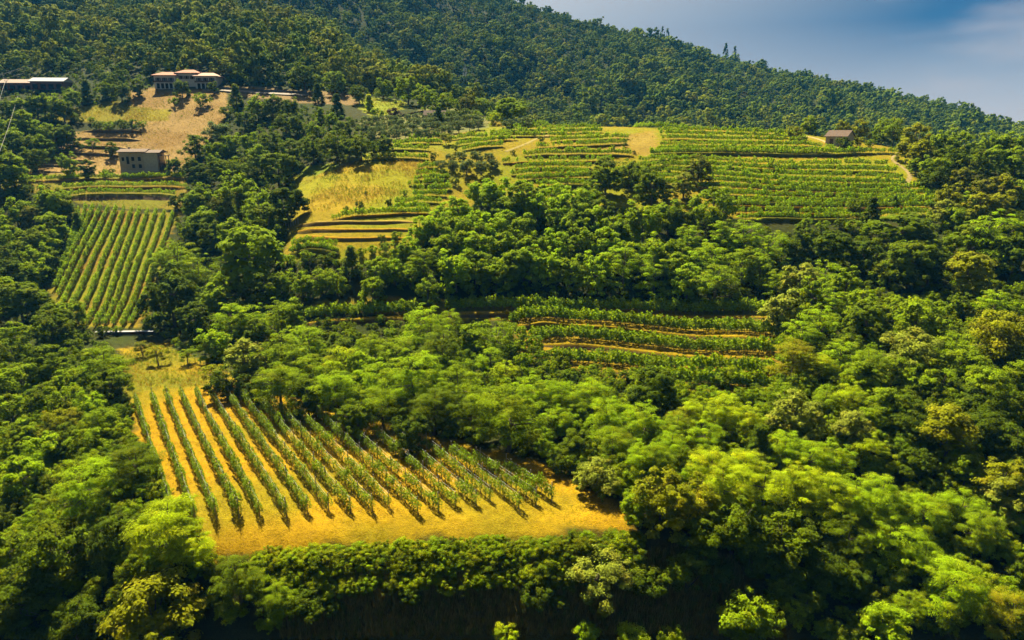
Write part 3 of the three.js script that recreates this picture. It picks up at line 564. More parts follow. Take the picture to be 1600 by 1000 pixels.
function along(marks, lift, step = 2) { // surveyed marks to evenly spaced points on the land
  const pts = [];
  for (let i = 0; i < marks.length - 1; i++) for (let s = 0; s < 12; s++) { const t = s / 12; pts.push(spot(lerp(marks[i][0], marks[i + 1][0], t), lerp(marks[i][1], marks[i + 1][1], t), lift)); }
  pts.push(spot(...marks[marks.length - 1], lift));
  // ease out sight-line jumps, then resample
  for (let pass = 0; pass < 16; pass++) for (let i = 1; i < pts.length - 1; i++) { pts[i].D = (pts[i - 1].D + 2 * pts[i].D + pts[i + 1].D) / 4; pts[i].x = (pts[i - 1].x + 2 * pts[i].x + pts[i + 1].x) / 4; }
  const out = [[pts[0].x, pts[0].D]];
  let need = step;
  for (let i = 0; i < pts.length - 1; i++) { const len = Math.hypot(pts[i + 1].x - pts[i].x, pts[i + 1].D - pts[i].D); let at = need; for (; at <= len; at += step) out.push([lerp(pts[i].x, pts[i + 1].x, at / len), lerp(pts[i].D, pts[i + 1].D, at / len)]); need = at - len; }
  out.push([pts[pts.length - 1].x, pts[pts.length - 1].D]);
  return out;
}
{
  const rows = [[271, 331, 204, 503], [257, 330, 190, 505], [244, 329, 176, 503], [231, 328, 162, 505], [218, 327, 148, 507], [206, 326, 134, 503], [194, 325, 120, 496], [182, 324, 108, 485], [170, 323, 98, 470], [158, 322, 91, 458], [146, 322, 86, 446], [135, 322, 92, 424], [124, 324, 103, 396]];
  rows.forEach(([ax, ay, bx, by], r) => {
    const a = spot(ax, ay, 1), b = spot(bx, by, 1), n = 30, pts = [];
    for (let i = 0; i <= n; i++) { const t = i / n, x = lerp(b.x, a.x, t), D = lerp(b.D, a.D, t); pts.push([x, groundAt(x, D), D]); }
    vineRow(pts, sunnyVine, `straight uphill vine row, ${ORD[r]} from right in the far left vineyard`, 'vine rows of the far left vineyard', { size: 0.98, step: 0.9, gap: 0.02 });
  });
}
// ---------------------------------------------------------------- terraces: a level tread held by a steep bank, with a vine row on it
const earth = new THREE.MeshPhysicalMaterial({ name: 'terrace earth', specularIntensity: 0.05, vertexColors: true, map: grassGrain, bumpMap: grassGrain, bumpScale: 0.15, roughness: 1 });
function terrace(marks, { back = 2.6, front = 0.9, lift = 0.5, run = 0.7, c = [0.27, 0.16, 0.005], face = [0.07, 0.045, 0.02], label, seed = 1, name = 'terrace' }) {
  const line = along(marks, lift, 1.6), pos = [], col = [], uv = [], idx = [], treads = [], rows = 6;
  line.forEach(([x, D], i) => {
    const [px, pD] = line[Math.max(0, i - 1)], [qx, qD] = line[Math.min(line.length - 1, i + 1)];
    let tx = qx - px, tD = qD - pD; const l = Math.hypot(tx, tD) || 1; tx /= l; tD /= l;
    let nx = tD, nD = -tx; if (nD > 0) { nx = -nx; nD = -nD; } // towards the valley
    const wob = fbm(i * 0.17, seed * 3.7, 2, 3) * 0.9, end = Math.min(1, Math.min(i, line.length - 1 - i) / 4), bx = x - nx * back, bD = D - nD * back, h0 = groundAt(bx, bD) + 0.06;
    const gp = groundAt(x, D), h = Math.max(h0, gp + 0.1) * end + (gp + 0.05) * (1 - end), fr = front + wob * 0.5;
    treads.push([x - nx * 0.3, h, D - nD * 0.3]);
    const put = (d, y, cc, k) => { pos.push(x + nx * d, y, -(D + nD * d)); const v = 0.8 + 0.4 * fbm(x * 0.3 + k, D * 0.5, seed, 3) + 0.2; col.push(cc[0] * v, cc[1] * v, cc[2] * v); uv.push(i * 1.6, d * 1.4 + k); };
    const low = groundAt(x + nx * (fr + run), D + nD * (fr + run)) - 0.15;
    put(-back, groundAt(bx, bD) - 0.08, c, 0); put(-back * 0.5, h, c, 0); put(fr * 0.7, h + 0.02, c, 0); put(fr, h - 0.1, c, 0); put(fr + run * 0.35, lerp(h, low, 0.45), face, 1); put(fr + run, low, face, 1);
  });
  for (let i = 0; i < line.length - 1; i++) for (let k = 0; k < rows - 1; k++) { const a = i * rows + k; idx.push(a, a + 1, a + rows, a + 1, a + rows + 1, a + rows); }
  const g = new THREE.BufferGeometry();
  g.setAttribute('position', new THREE.BufferAttribute(new Float32Array(pos), 3)); g.setAttribute('color', new THREE.BufferAttribute(new Float32Array(col), 3)); g.setAttribute('uv', new THREE.BufferAttribute(new Float32Array(uv), 2)); g.setIndex(idx);
  const nn = g.index.array; // faces up
  { const A = new THREE.Vector3().fromArray(pos, 0), B = new THREE.Vector3().fromArray(pos, 3), Cc = new THREE.Vector3().fromArray(pos, rows * 3); if (B.sub(A).cross(Cc.sub(A)).y < 0) for (let i = 0; i < nn.length; i += 3) { const t = nn[i]; nn[i] = nn[i + 1]; nn[i + 1] = t; } }
  g.computeVertexNormals();
  addStructure(new THREE.Mesh(g, earth), name, label);
  return treads;
}
const gold = [0.28, 0.155, 0.005], straw = [0.29, 0.20, 0.035], weed = [0.165, 0.155, 0.006], soil = [0.09, 0.06, 0.026], moss = [0.075, 0.075, 0.008], hay = [0.31, 0.205, 0.075], bare = [0.32, 0.21, 0.06];
// the middle terraces: broad treads
{
  const lips = [[[480, 498], [560, 495], [655, 490]], [[700, 484], [900, 486], [1090, 490], [1200, 488]], [[800, 503], [950, 511], [1066, 520], [1212, 524]], [[835, 531], [960, 538], [1066, 550], [1216, 554]], [[870, 566], [960, 572], [1066, 583], [1218, 589]], [[1000, 600], [1100, 606], [1215, 612]]];
  lips.forEach((lip, i) => {
    const where = ['at the far left of the middle terraces', 'of the middle terraces, at the belt\'s foot', 'second from top in the middle terraces', 'third from top in the middle terraces', 'fourth from top in the middle terraces', 'lowest of the middle terraces'][i];
    const t = terrace(lip, { back: i < 2 ? 1.2 : 4.5, front: 0.8, lift: 0.8, run: 0.8, c: [0.22, 0.15, 0.005], face: soil, seed: i + 1, label: `terrace with golden grass lip and dark earth bank, ${where}` });
    vineRow(t.map(([x, y, D]) => [x, y, D + 1.3]), vineLeaf, `leafy vine row, ${where}`, 'vine rows of the middle terraces', { size: 1.15, step: 0.95, gap: 0.02 });
    vineRow(t.map(([x, y, D]) => [x, y - 0.3, D + 4.4]), vineLeaf, `third vine row behind the lip, ${where}`, 'vine rows of the middle terraces', { size: 1.0, step: 1.0, gap: 0.04 });
    vineRow(t.map(([x, y, D]) => [x, y - 0.05, D + 2.8]), vineLeaf, `second vine row behind the lip, ${where}`, 'vine rows of the middle terraces', { size: 1.05, step: 1.0, gap: 0.03 });
  });
}
// the right-hand upper terraces, then the centre and left ones, from the crest down
const upper = (list, where, group, o = {}) => list.forEach((q, i) => {
  const [marks, c, opts = {}] = q;
  const t = terrace(marks.map(([x, y]) => [x, y + 2]), { c: c ?? weed, face: opts.face ?? moss, back: opts.back ?? 1.5, front: 0.7, lift: 0.3, run: opts.run ?? 0.6, seed: i + where.length, label: `terrace ${ORD[i]} from the crest, ${where}` });
  if (!opts.empty) vineRow(t, sunnyVine, `vine row on the terrace ${ORD[i]} from the crest, ${where}`, group, { size: opts.size ?? 0.8, step: 0.85, gap: opts.gap ?? 0.03 });
});
upper([
  [[[1030, 202], [1144, 204], [1258, 211]]], [[[1033, 208], [1150, 211], [1258, 215]]], [[[1036, 215], [1150, 218], [1262, 220]], gold],
  [[[1033, 225], [1150, 226], [1270, 227], [1303, 231]]], [[[1027, 232], [1150, 232], [1315, 238]]], [[[1018, 239], [1150, 238], [1255, 242], [1405, 237]], weed, { back: 2.4, run: 1.0 }],
  [[[1033, 251], [1114, 250], [1228, 259], [1387, 256]]], [[[1090, 257], [1210, 265], [1402, 267]]], [[[1088, 264], [1228, 275], [1411, 279]]], [[[1088, 271], [1240, 285], [1414, 287]]],
  [[[1088, 281], [1270, 294], [1444, 294]]], [[[1092, 291], [1270, 301], [1462, 303]], gold], [[[1100, 303], [1300, 310], [1468, 310]]], [[[1120, 320], [1330, 326], [1462, 321]], gold], [[[1120, 314], [1300, 318], [1460, 314]]], [[[1150, 330], [1327, 334]], gold, { gap: 0.2 }], [[[1160, 340], [1330, 342], [1450, 332]], weed],
], 'right terraces', 'vine rows of the right terraces');
upper([
  [[[856, 190], [940, 193], [1000, 197], [1072, 200]], weed, { size: 0.9, gap: 0.01 }], [[[804, 196], [888, 193]]], [[[792, 201], [900, 199], [940, 198]]], [[[768, 207], [860, 206], [880, 203]]], [[[760, 212], [810, 211], [880, 211]], gold], [[[880, 206], [940, 204]]], [[[880, 211], [940, 211]], gold, { gap: 0.2 }],
  [[[760, 218], [810, 216]], gold], [[[862, 219], [982, 214]], gold], [[[840, 228], [930, 226], [980, 222]], straw, { gap: 0.12 }], [[[850, 233], [930, 233], [980, 231]], bare, { empty: true }], [[[820, 241], [984, 240]], straw, { size: 0.9 }], [[[786, 252], [820, 252], [900, 251], [960, 250]], gold, { gap: 0.4, face: soil }], [[[806, 261], [850, 261], [924, 260]], gold], [[[800, 271], [900, 269], [922, 268]], gold],
  [[[1018, 238], [1060, 237]]], [[[1000, 249], [1080, 249]]], [[[985, 259], [1080, 258]]], [[[930, 268], [1080, 268]]], [[[810, 279], [920, 277], [1080, 278]]], [[[840, 288], [1080, 288]]],
], 'centre of the hill', 'vine rows at the centre of the hill');
upper([
  [[[640, 216], [692, 214]]], [[[615, 224], [690, 222]]], [[[584, 233], [670, 232]]], [[[704, 216], [762, 212]]], [[[714, 225], [790, 217]]], [[[724, 232], [785, 226]]], [[[570, 247], [612, 246], [670, 247]]], [[[650, 262], [682, 259]]], [[[652, 271], [700, 271]]], [[[650, 279], [702, 278]]], [[[640, 287], [702, 286]]], [[[652, 295], [706, 294]]], [[[648, 304], [698, 304]]], [[[620, 316], [692, 314]]], [[[615, 325], [670, 323]]], [[[520, 340], [610, 333], [672, 330]], gold],
  [[[470, 347], [560, 345], [650, 343]], straw, { empty: true, face: [0.15, 0.105, 0.03], back: 1.2 }], [[[466, 357], [540, 358], [640, 355]], gold, { empty: true, face: [0.15, 0.11, 0.025], back: 1.2 }], [[[466, 368], [540, 372], [632, 368]], gold, { empty: true, face: [0.15, 0.11, 0.025], back: 1.2 }], [[[456, 382], [500, 383], [530, 385]], weed], [[[454, 392], [530, 394]], weed],
], 'left, around the golden slope', 'vine rows around the golden slope');
upper([
  [[[-20, 283], [60, 281], [150, 277], [290, 276]], gold, { face: soil, run: 1.1, size: 0.9 }], [[[100, 292], [200, 290], [290, 290]], gold, { face: soil, run: 1.1 }], [[[100, 305], [200, 303], [275, 304]], weed, { face: soil, run: 2.6, back: 3 }],
], 'below the stone farmhouse', 'vine rows below the stone farmhouse');
[[[128, 204], [223, 205]], [[112, 216], [220, 218]], [[96, 226], [205, 232]], [[84, 236], [188, 243]], [[62, 247], [150, 252]], [[46, 257], [130, 260]], [[34, 266], [110, 269]]].forEach((q, i) => terrace(q, { c: hay, face: [0.11, 0.07, 0.03], back: 1.8, front: 0.5, lift: 0.3, run: 0.7, seed: 40 + i, label: `low mown hay terrace, ${ORD[i]} from the top left of the stone farmhouse` }));

// ---------------------------------------------------------------- hedge and grasses along the front bank
{
  const R = rng(71), g = new THREE.Group(), sets = [[], [], [], []], from = spot(425, 856), line = along([[418, 862], [520, 856], [640, 850], [760, 846], [880, 842], [985, 834]], 0, 0.8);
  g.position.copy(V(from.x, from.y, from.D));
  for (const [x, D] of line) for (let k = 0; k < 4; k++) { const d = D - 0.3 - k * 1.0 - R() * 0.7, xx = x + (R() - 0.5) * 1.4, s = 0.42 + 0.16 * R(); sets[Math.floor(R() * 2) + (R() < 0.5 ? 0 : 2)].push([xx - from.x, groundAt(xx, d) - from.y - 0.35 - (k === 0 ? 0.45 : 0), d - from.D, s * 1.15, s, R() * 6.3, 0.8 + 0.4 * R(), (R() - 0.3) * 0.3]); }
  sets.forEach((list, i) => { const im = instanced(proto('bush', 'near', i % 2).crown, tones[i < 2 ? 'deep' : 'mid'], list); im.name = 'foliage'; im.userData.kind = 'stuff'; g.add(im); });
  addThing(g, 'hedge', 'long leafy hedge along the front edge of the near vineyard', 'hedge');
}
function tuftShape(seed, blades, h, spread) {
  const R = rng(seed), L = new Leaves();
  for (let i = 0; i < blades; i++) { const a = R() * 6.283, lean = R() * spread, t = 0.75 + 0.5 * R(), hh = h * (0.6 + 0.6 * R()), tx = Math.cos(a) * lean, tz = Math.sin(a) * lean, l = Math.hypot(tx, 1, tz), b = Math.cos(a + 1.57), c = Math.sin(a + 1.57); L.leaf(tx * hh * 0.5 + (R() - 0.5) * h * 0.4, hh * 0.5, tz * hh * 0.5 + (R() - 0.5) * h * 0.4, Math.cos(a) * 0.8, 0.6, Math.sin(a) * 0.8, tx / l, 1 / l, tz / l, hh, h * 0.09, [t, t, t]); }
  return L.geometry();
}
{
  const bankDry = leafMaterial('bank grass', 0.22, 0.165, 0.025, 0.35), bankGreen = leafMaterial('green bank grass', 0.12, 0.14, 0.008, 0.35), dry = leafMaterial('dry grass', 0.31, 0.19, 0.008, 0.4), fresh = leafMaterial('fresh grass', 0.15, 0.15, 0.004, 0.35), tufts = [tuftShape(1, 12, 0.17, 0.8), tuftShape(2, 12, 0.17, 1.0)], high = [tuftShape(3, 16, 1.0, 0.4), tuftShape(4, 16, 1.0, 0.5)], R = rng(12);
  const sets = { field: [[], [], [], []], bank: [[], [], [], []] };
  const bank = area([[440, 915], [600, 885], [800, 880], [960, 870], [1060, 865], [1180, 890], [1260, 999], [440, 999]]);
  for (let i = 0; i < 90000; i++) {
    const D = 55 + R() * 105, x = -80 + R() * 100;
    const f = inside(fields[0].poly, x, D) || inside(fields[1].poly, x, D), bk = !f && inside(bank, x, D);
    if (!f && !bk) continue;
    const n = fbm(x * 0.06, D * 0.06, 20, 3), green = (inside(fields[1].poly, x, D) ? n > -0.08 : n > 0.2) || R() < 0.06, s = 0.6 + 0.8 * R();
    sets[f ? 'field' : 'bank'][(green ? 2 : 0) + (R() < 0.5 ? 1 : 0)].push([x, groundAt(x, D) - 0.02, D, s, s, R() * 6.283, 0.75 + 0.5 * R(), (R() - 0.5) * 0.2]);
  }
  for (let i = 0; i < 30000; i++) { const D = 52 + R() * 20, x = -35 + R() * 60; if (!inside(bank, x, D)) continue; const s = 0.6 + 0.7 * R(); sets.bank[(R() < 0.3 ? 2 : 0) + (R() < 0.5 ? 1 : 0)].push([x, groundAt(x, D) - 0.02, D, s, s, R() * 6.283, 0.7 + 0.5 * R(), (R() - 0.5) * 0.2]); }
  for (const [key, name, label] of [['field', 'grass', 'dry golden grass growing between the rows of the near vineyard'], ['bank', 'tall_grass', 'tall dry grass on the shaded bank below the hedge']]) {
    const g = new THREE.Group();
    sets[key].forEach((list, i) => { if (!list.length) return; const im = instanced((key === 'bank' ? high : tufts)[i % 2], key === 'bank' ? (i < 2 ? bankDry : bankGreen) : i < 2 ? dry : fresh, list); im.name = 'tufts'; g.add(im); });
    addStuff(g, name, label, 'grass');
  }
}

{ // weeds, seed heads and low scrub on the open slopes
  const R = rng(640), shape = [tuftShape(21, 12, 0.55, 0.7), tuftShape(22, 12, 0.45, 1.0)], sets = {}, mats = { straw: leafMaterial('straw weeds', 0.27, 0.18, 0.02, 0.35), green: leafMaterial('green weeds', 0.12, 0.15, 0.003, 0.35), rust: leafMaterial('rusty weeds', 0.2, 0.11, 0.01, 0.35) };
  for (const [k, n] of [[3, 26000], [4, 9000], [8, 7000], [9, 6000], [10, 3000], [13, 3000], [1, 5000]]) {
    const poly = fields[k].poly, xs = poly.map((p) => p[0]), ds = poly.map((p) => p[1]), x0 = Math.min(...xs), x1 = Math.max(...xs), d0 = Math.min(...ds), d1 = Math.max(...ds);
    for (let i = 0; i < n; i++) {
      const x = lerp(x0, x1, R()), D = lerp(d0, d1, R());
      if (!inside(poly, x, D) || fbm(x * 0.09, D * 0.09, 31, 3) + 0.35 * R() < 0.12) continue;
      const g = fbm(x * 0.05, D * 0.05, 17, 3) + (R() - 0.5) * 0.5, m = g > 0.02 ? 'green' : g > -0.3 ? 'straw' : 'rust', v = R() < 0.5 ? 0 : 1, s = 0.6 + 1.3 * R() * R();
      (sets[m + v] ??= { m, v, list: [] }).list.push([x, groundAt(x, D) - 0.03, D, s * 1.3, s, R() * 6.283, 0.75 + 0.5 * R(), (R() - 0.5) * 0.2]);
    }
  }
  const g = new THREE.Group();
  for (const s of Object.values(sets)) { const im = instanced(shape[s.v], mats[s.m], s.list); im.name = 'weeds'; g.add(im); }
  addStuff(g, 'weeds', 'weeds and dry seed heads scattered over the open slopes', 'weeds');
}

// ---------------------------------------------------------------- trees, wood by wood: [column, top, width, kind, tone, own label]
const o = 'oak', l = 'locust', m = 'maple', b = 'bush', v = 'olive', cy = 'cypress', k = 'conifer', sp = 'sapling';
const dm = 'woodland', tall = { oak: 1.0, woodland: 0.9, locust: 1.2, maple: 1.12, bush: 0.78, olive: 0.95, cypress: 2.6, conifer: 1.5, sapling: 1.05 };
const rowWords = ['back row', 'row two', 'row three', 'row four', 'row five', 'row six', 'row seven', 'row eight'];
function wood(where, group, trees, perRow = 11, crest) {
  const rest = trees.filter((t) => !t[5]).sort((p, q) => p[1] - q[1]), rows = Math.max(1, Math.round(rest.length / perRow)), named = new Map();
  for (let r = 0; r < rows; r++) {
    const row = rest.slice(Math.round(r * rest.length / rows), Math.round((r + 1) * rest.length / rows)).sort((p, q) => p[0] - q[0]);
    row.forEach((t, i) => named.set(t, `${ORD[i]} from left, ${rows === 1 ? 'the row' : r === rows - 1 ? 'front row' : rowWords[r]} ${where}`));
  }
  for (const t of trees) {
    const [px, py, w, kind, tone, own, squat] = t, p = standing(px, py, w, tall[kind] * (squat ?? 1), crest);
    if (!p) { console.log('no place', px, py); continue; }
    plant(kind, tone, p.x, p.D, p.h, p.w, own ?? `${toneWords[tone]} ${kindWords[kind]}, ${named.get(t)}`, group);
  }
}
wood('of the wood beside the far vineyard', 'trees of the wood left of the far vineyard', [
  [37, 288, 26, b, 'dark', 'dark round bush at the top of the wood left of the far vineyard'], [79, 286, 55, m, 'mid'], [93, 300, 40, m, 'deep'], [48, 318, 42, o, 'brown'], [20, 306, 45, m, 'mid'], [75, 330, 52, m, 'mid'], [88, 342, 34, m, 'deep'],
  [118, 331, 20, k, 'deep', 'narrow dark green tree standing alone on the far vineyard\'s left edge'], [15, 350, 55, o, 'mid'], [52, 356, 50, m, 'deep'], [74, 360, 42, m, 'mid'], [14, 378, 50, o, 'deep'], [56, 380, 50, m, 'mid'], [74, 386, 34, m, 'deep'], [12, 400, 55, o, 'dark'], [46, 400, 50, m, 'mid'], [62, 404, 34, m, 'deep'], [42, 420, 38, m, 'deep'],
  [24, 437, 80, dm, 'deep'], [54, 452, 52, o, 'deep'], [102, 462, 52, m, 'mid'], [82, 470, 56, m, 'deep'], [-14, 330, 50, o, 'mid'], [-10, 425, 60, o, 'mid'],
]);
wood('of the wood left of the meadow', 'trees of the wood left of the small meadow', [
  [22, 500, 52, o, 'mid'], [72, 480, 68, o, 'deep'], [12, 526, 55, o, 'deep'], [70, 534, 76, dm, 'deep'], [113, 528, 32, b, 'deep'], [28, 563, 64, o, 'mid'], [153, 530, 68, l, 'mid'], [102, 570, 46, m, 'mid'], [166, 576, 64, m, 'deep', 'deep green leafy tree against the left edge of the small meadow'],
  [12, 612, 60, o, 'mid'], [60, 598, 56, o, 'deep'], [100, 600, 56, o, 'mid'], [136, 612, 54, m, 'bright'], [88, 632, 70, o, 'yellow'], [150, 636, 66, o, 'mid'], [189, 622, 30, b, 'dark', 'dark bush beside the back left corner of the near vineyard'], [20, 655, 60, m, 'mid'], [58, 674, 70, m, 'bright'], [96, 660, 60, o, 'deep'], [130, 668, 66, o, 'mid'],
  [206, 684, 84, l, 'deep', 'deep green feathery tree overlapping the left edge of the near vineyard'], [150, 702, 66, o, 'mid'], [-10, 570, 60, o, 'mid'], [-12, 690, 60, o, 'mid'],
]);
wood('of the dark wood at bottom left', 'trees of the dark wood at the bottom left', [
  [28, 714, 78, m, 'bright'], [122, 714, 112, l, 'bright', 'broad bright green locust tree in the wood left of the near vineyard'], [252, 770, 122, l, 'lime', 'yellow-green feathery tree over the front left corner of the near vineyard'], [294, 818, 86, l, 'lime', 'smaller yellow-green feathery tree just below the vineyard\'s front left corner'],
  [78, 814, 140, o, 'deep', 'large dark rounded tree at the bottom left'], [8, 836, 66, m, 'mid'], [228, 908, 165, m, 'yellow', 'large glossy-leaved tree at the bottom edge left of the hedge'], [368, 864, 92, l, 'deep', 'deep green loose tree at the left end of the front hedge'], [430, 905, 70, l, 'mid', 'thin mid green tree in front of the hedge\'s left end'],
  [170, 800, 80, o, 'dark'], [20, 905, 110, o, 'dark'], [110, 940, 90, o, 'dark'], [-40, 780, 90, o, 'deep'],
]);
wood('between far vineyard and golden slope', 'trees between the far vineyard and the golden slope', [
  [269, 243, 26, m, 'deep', 'round green tree just right of the stone farmhouse'], [298, 245, 24, m, 'deep', 'second round green tree right of the stone farmhouse'], [302, 207, 42, o, 'deep', 'big round tree on the hay slope\'s right edge above the farmhouse'], [314, 255, 36, m, 'dark'], [334, 238, 26, m, 'mid'], [350, 240, 48, m, 'deep'], [384, 240, 54, o, 'deep'], [432, 234, 64, dm, 'deep'],
  [365, 266, 68, m, 'mid'], [312, 284, 44, m, 'mid'], [355, 283, 40, m, 'mid'], [275, 304, 28, b, 'dark'], [288, 300, 24, b, 'deep'], [300, 300, 38, m, 'mid'], [360, 297, 54, o, 'brown'], [405, 291, 66, m, 'mid'], [445, 288, 66, dm, 'dark', 'dark rounded tree against the left edge of the golden slope'], [415, 316, 62, m, 'deep'], [310, 322, 48, m, 'mid'], [335, 320, 44, m, 'mid'], [374, 322, 40, o, 'deep'],
  [298, 342, 40, m, 'deep'], [325, 342, 44, m, 'deep'], [362, 338, 54, m, 'mid'], [408, 338, 44, o, 'deep'], [390, 350, 118, dm, 'mid', 'huge round oak-like tree in the wood right of the far vineyard'], [272, 364, 72, l, 'mid'], [305, 390, 60, l, 'mid'], [250, 386, 46, b, 'mid'], [262, 413, 92, m, 'dark', 'tall dark tree at the lower right corner of the far vineyard'], [290, 427, 50, m, 'deep'],
  [346, 421, 68, m, 'mid'], [380, 427, 46, o, 'brown'], [412, 426, 54, m, 'deep'], [440, 418, 44, m, 'mid'],
]);
wood('of the wood right of the meadow', 'trees of the wood right of the small meadow', [
  [336, 444, 54, m, 'mid'], [312, 448, 42, m, 'deep'], [356, 464, 58, l, 'bright'], [392, 467, 54, l, 'bright'], [436, 459, 62, l, 'mid'], [374, 488, 46, m, 'mid'], [400, 496, 44, m, 'deep'], [328, 507, 54, m, 'bright', 'bright round tree on the right edge of the small meadow'], [379, 526, 72, m, 'pale', 'pale yellowish round tree right of the small meadow'], [298, 502, 26, b, 'mid'],
  [468, 500, 60, l, 'bright'], [437, 511, 72, l, 'mid'], [432, 556, 78, l, 'mid'], [412, 540, 50, l, 'mid'], [450, 464, 50, m, 'mid'], [300, 470, 60, m, 'dark'], [350, 570, 60, o, 'dark'], [400, 585, 50, o, 'dark'],
]);
wood('of the small meadow', 'young fruit trees on the small meadow', [[160, 508, 26, b, 'deep', 'bush before the left end of the white-roofed shelter'], [182, 509, 20, b, 'mid', 'small bush before the middle of the white-roofed shelter'], [243, 537, 36, sp, 'yellow', 'thin young tree standing in the middle of the small meadow'], [290, 540, 30, sp, 'mid', 'thin young tree on the meadow\'s right side near the wood'], [331, 562, 46, sp, 'yellow', 'sparse young tree at the front right of the small meadow'], [220, 528, 30, sp, 'brown', 'small young tree at the back left of the small meadow'], [205, 560, 14, b, 'mid', 'tiny bush on the small meadow\'s left side']]);
wood('of the wood behind the near vineyard', 'trees of the wood behind the near vineyard', [
  [478, 502, 58, l, 'bright'], [577, 514, 58, l, 'mid'], [668, 466, 78, l, 'bright', 'tall bright locust tree rising before the middle terraces'], [702, 479, 50, l, 'mid'], [690, 502, 78, l, 'deep'], [742, 501, 48, m, 'mid'], [776, 489, 68, l, 'mid', 'tall locust tree at the left end of the middle terraces'], [765, 536, 48, l, 'bright'], [525, 520, 54, m, 'deep'], [458, 523, 66, l, 'mid'],
  [535, 531, 72, l, 'lime'], [520, 569, 78, l, 'bright'], [597, 557, 76, l, 'bright'], [645, 541, 98, l, 'bright', 'broad round bright locust tree in the wood behind the vineyard'], [595, 591, 74, l, 'mid'], [686, 549, 54, m, 'mid'], [715, 561, 86, l, 'mid'], [676, 596, 80, l, 'deep'], [795, 589, 114, l, 'mid', 'large dark-bellied locust tree behind the vineyard\'s right half'], [790, 557, 48, l, 'lime'],
  [620, 520, 60, l, 'mid'], [560, 548, 60, m, 'bright'], [480, 545, 64, l, 'mid'], [478, 590, 60, m, 'deep'], [738, 610, 80, l, 'deep'], [556, 620, 60, m, 'deep'], [638, 640, 66, m, 'dark'], 
  [838, 577, 66, l, 'bright'], [878, 585, 66, l, 'bright'], [877, 630, 54, l, 'bright'], [893, 609, 54, l, 'mid'], [927, 584, 60, l, 'bright'], [950, 616, 76, l, 'bright'], [960, 656, 72, l, 'mid'], [1022, 571, 94, dm, 'dark', 'dark rounded bush-like tree at the foot of the middle terraces'], [1010, 623, 74, l, 'bright', 'round bright locust tree right of the near vineyard'], [1058, 640, 56, l, 'mid'],
  [905, 668, 56, m, 'deep'], [877, 704, 56, b, 'dark'],
]);
wood('of the belt below the upper terraces', 'trees of the belt between upper and middle terraces', [
  [470, 424, 40, m, 'mid'], [500, 420, 42, m, 'mid'], [525, 422, 38, m, 'mid'], [547, 382, 35, k, 'deep', 'round-topped dark shrub standing alone below the golden slope'], [580, 428, 44, m, 'mid'], [592, 400, 46, m, 'mid'], [616, 402, 42, m, 'bright'], [640, 408, 40, m, 'mid'], [660, 381, 50, l, 'mid'], [668, 432, 42, m, 'mid'], [712, 386, 66, m, 'bright'], [742, 388, 58, m, 'mid'], [775, 395, 56, m, 'mid'], [802, 390, 54, m, 'mid'], [828, 384, 54, m, 'bright'],
  [658, 336, 44, m, 'bright'], [678, 330, 44, m, 'bright'], [692, 315, 40, m, 'bright'], [715, 304, 46, m, 'bright'], [716, 326, 56, m, 'mid'], [742, 328, 50, m, 'bright'], [752, 276, 48, m, 'bright'], [780, 273, 58, m, 'bright'], [812, 279, 58, m, 'mid'], [764, 300, 46, m, 'mid'], [790, 305, 46, m, 'mid'], [765, 331, 56, m, 'bright'], [790, 327, 44, m, 'bright'], [816, 331, 50, m, 'mid'], [690, 366, 50, m, 'mid'], [715, 351, 54, m, 'mid'], [740, 360, 54, m, 'bright'], [778, 356, 54, m, 'mid'], [802, 361, 50, m, 'mid'], [640, 368, 40, m, 'bright'], [620, 376, 38, m, 'mid'],
  [824, 281, 46, m, 'bright'], [863, 276, 48, m, 'bright'], [840, 300, 46, m, 'bright'], [948, 243, 54, m, 'deep', 'tall dark tree, left of the group rising above the belt'], [984, 248, 40, m, 'deep', 'slim tree in the middle of the group rising above the belt'], [1021, 251, 62, m, 'deep', 'broad dark tree, right of the group rising above the belt'], [1094, 239, 42, m, 'brown', 'tall brownish tree standing before the right terraces'], [1070, 268, 38, m, 'pale'], [1115, 286, 78, o, 'mid', 'big round sunlit tree at the belt\'s right upper end'], [897, 284, 56, m, 'bright'], [922, 282, 44, m, 'mid'], [872, 306, 48, m, 'bright'], [906, 308, 46, m, 'mid'], [940, 306, 48, m, 'deep'],
  [1008, 309, 68, m, 'mid'], [1047, 309, 54, m, 'mid'], [1070, 318, 46, m, 'deep'], [1132, 335, 50, l, 'bright'], [1168, 330, 62, l, 'bright', 'feathery bright tree at the right end of the belt'], [1206, 352, 58, l, 'bright'], [896, 326, 48, m, 'mid'], [932, 320, 48, m, 'bright'], [957, 330, 48, m, 'mid'], [980, 338, 46, m, 'mid'], [866, 356, 50, m, 'bright'], [834, 359, 50, m, 'mid'], [906, 351, 50, m, 'mid'], [948, 353, 50, m, 'bright'], [980, 367, 56, m, 'mid'], [1033, 361, 66, m, 'mid'], [1078, 344, 50, l, 'bright'], [1072, 370, 46, m, 'mid'],
  [818, 386, 54, m, 'mid'], [856, 386, 56, m, 'bright'], [891, 394, 56, m, 'mid'], [930, 393, 60, m, 'bright'], [976, 375, 68, l, 'bright', 'tall bright locust tree in the middle of the belt\'s front edge'], [1025, 386, 62, l, 'bright'], [1058, 392, 58, m, 'mid'], [1076, 408, 60, m, 'bright'], [1113, 369, 66, l, 'bright'], [1122, 401, 72, l, 'mid'], [1164, 377, 60, l, 'mid'], [1190, 395, 54, m, 'mid'], [1036, 447, 28, b, 'bright', 'small bright bush in front of the belt above the middle terraces'],
], 12);
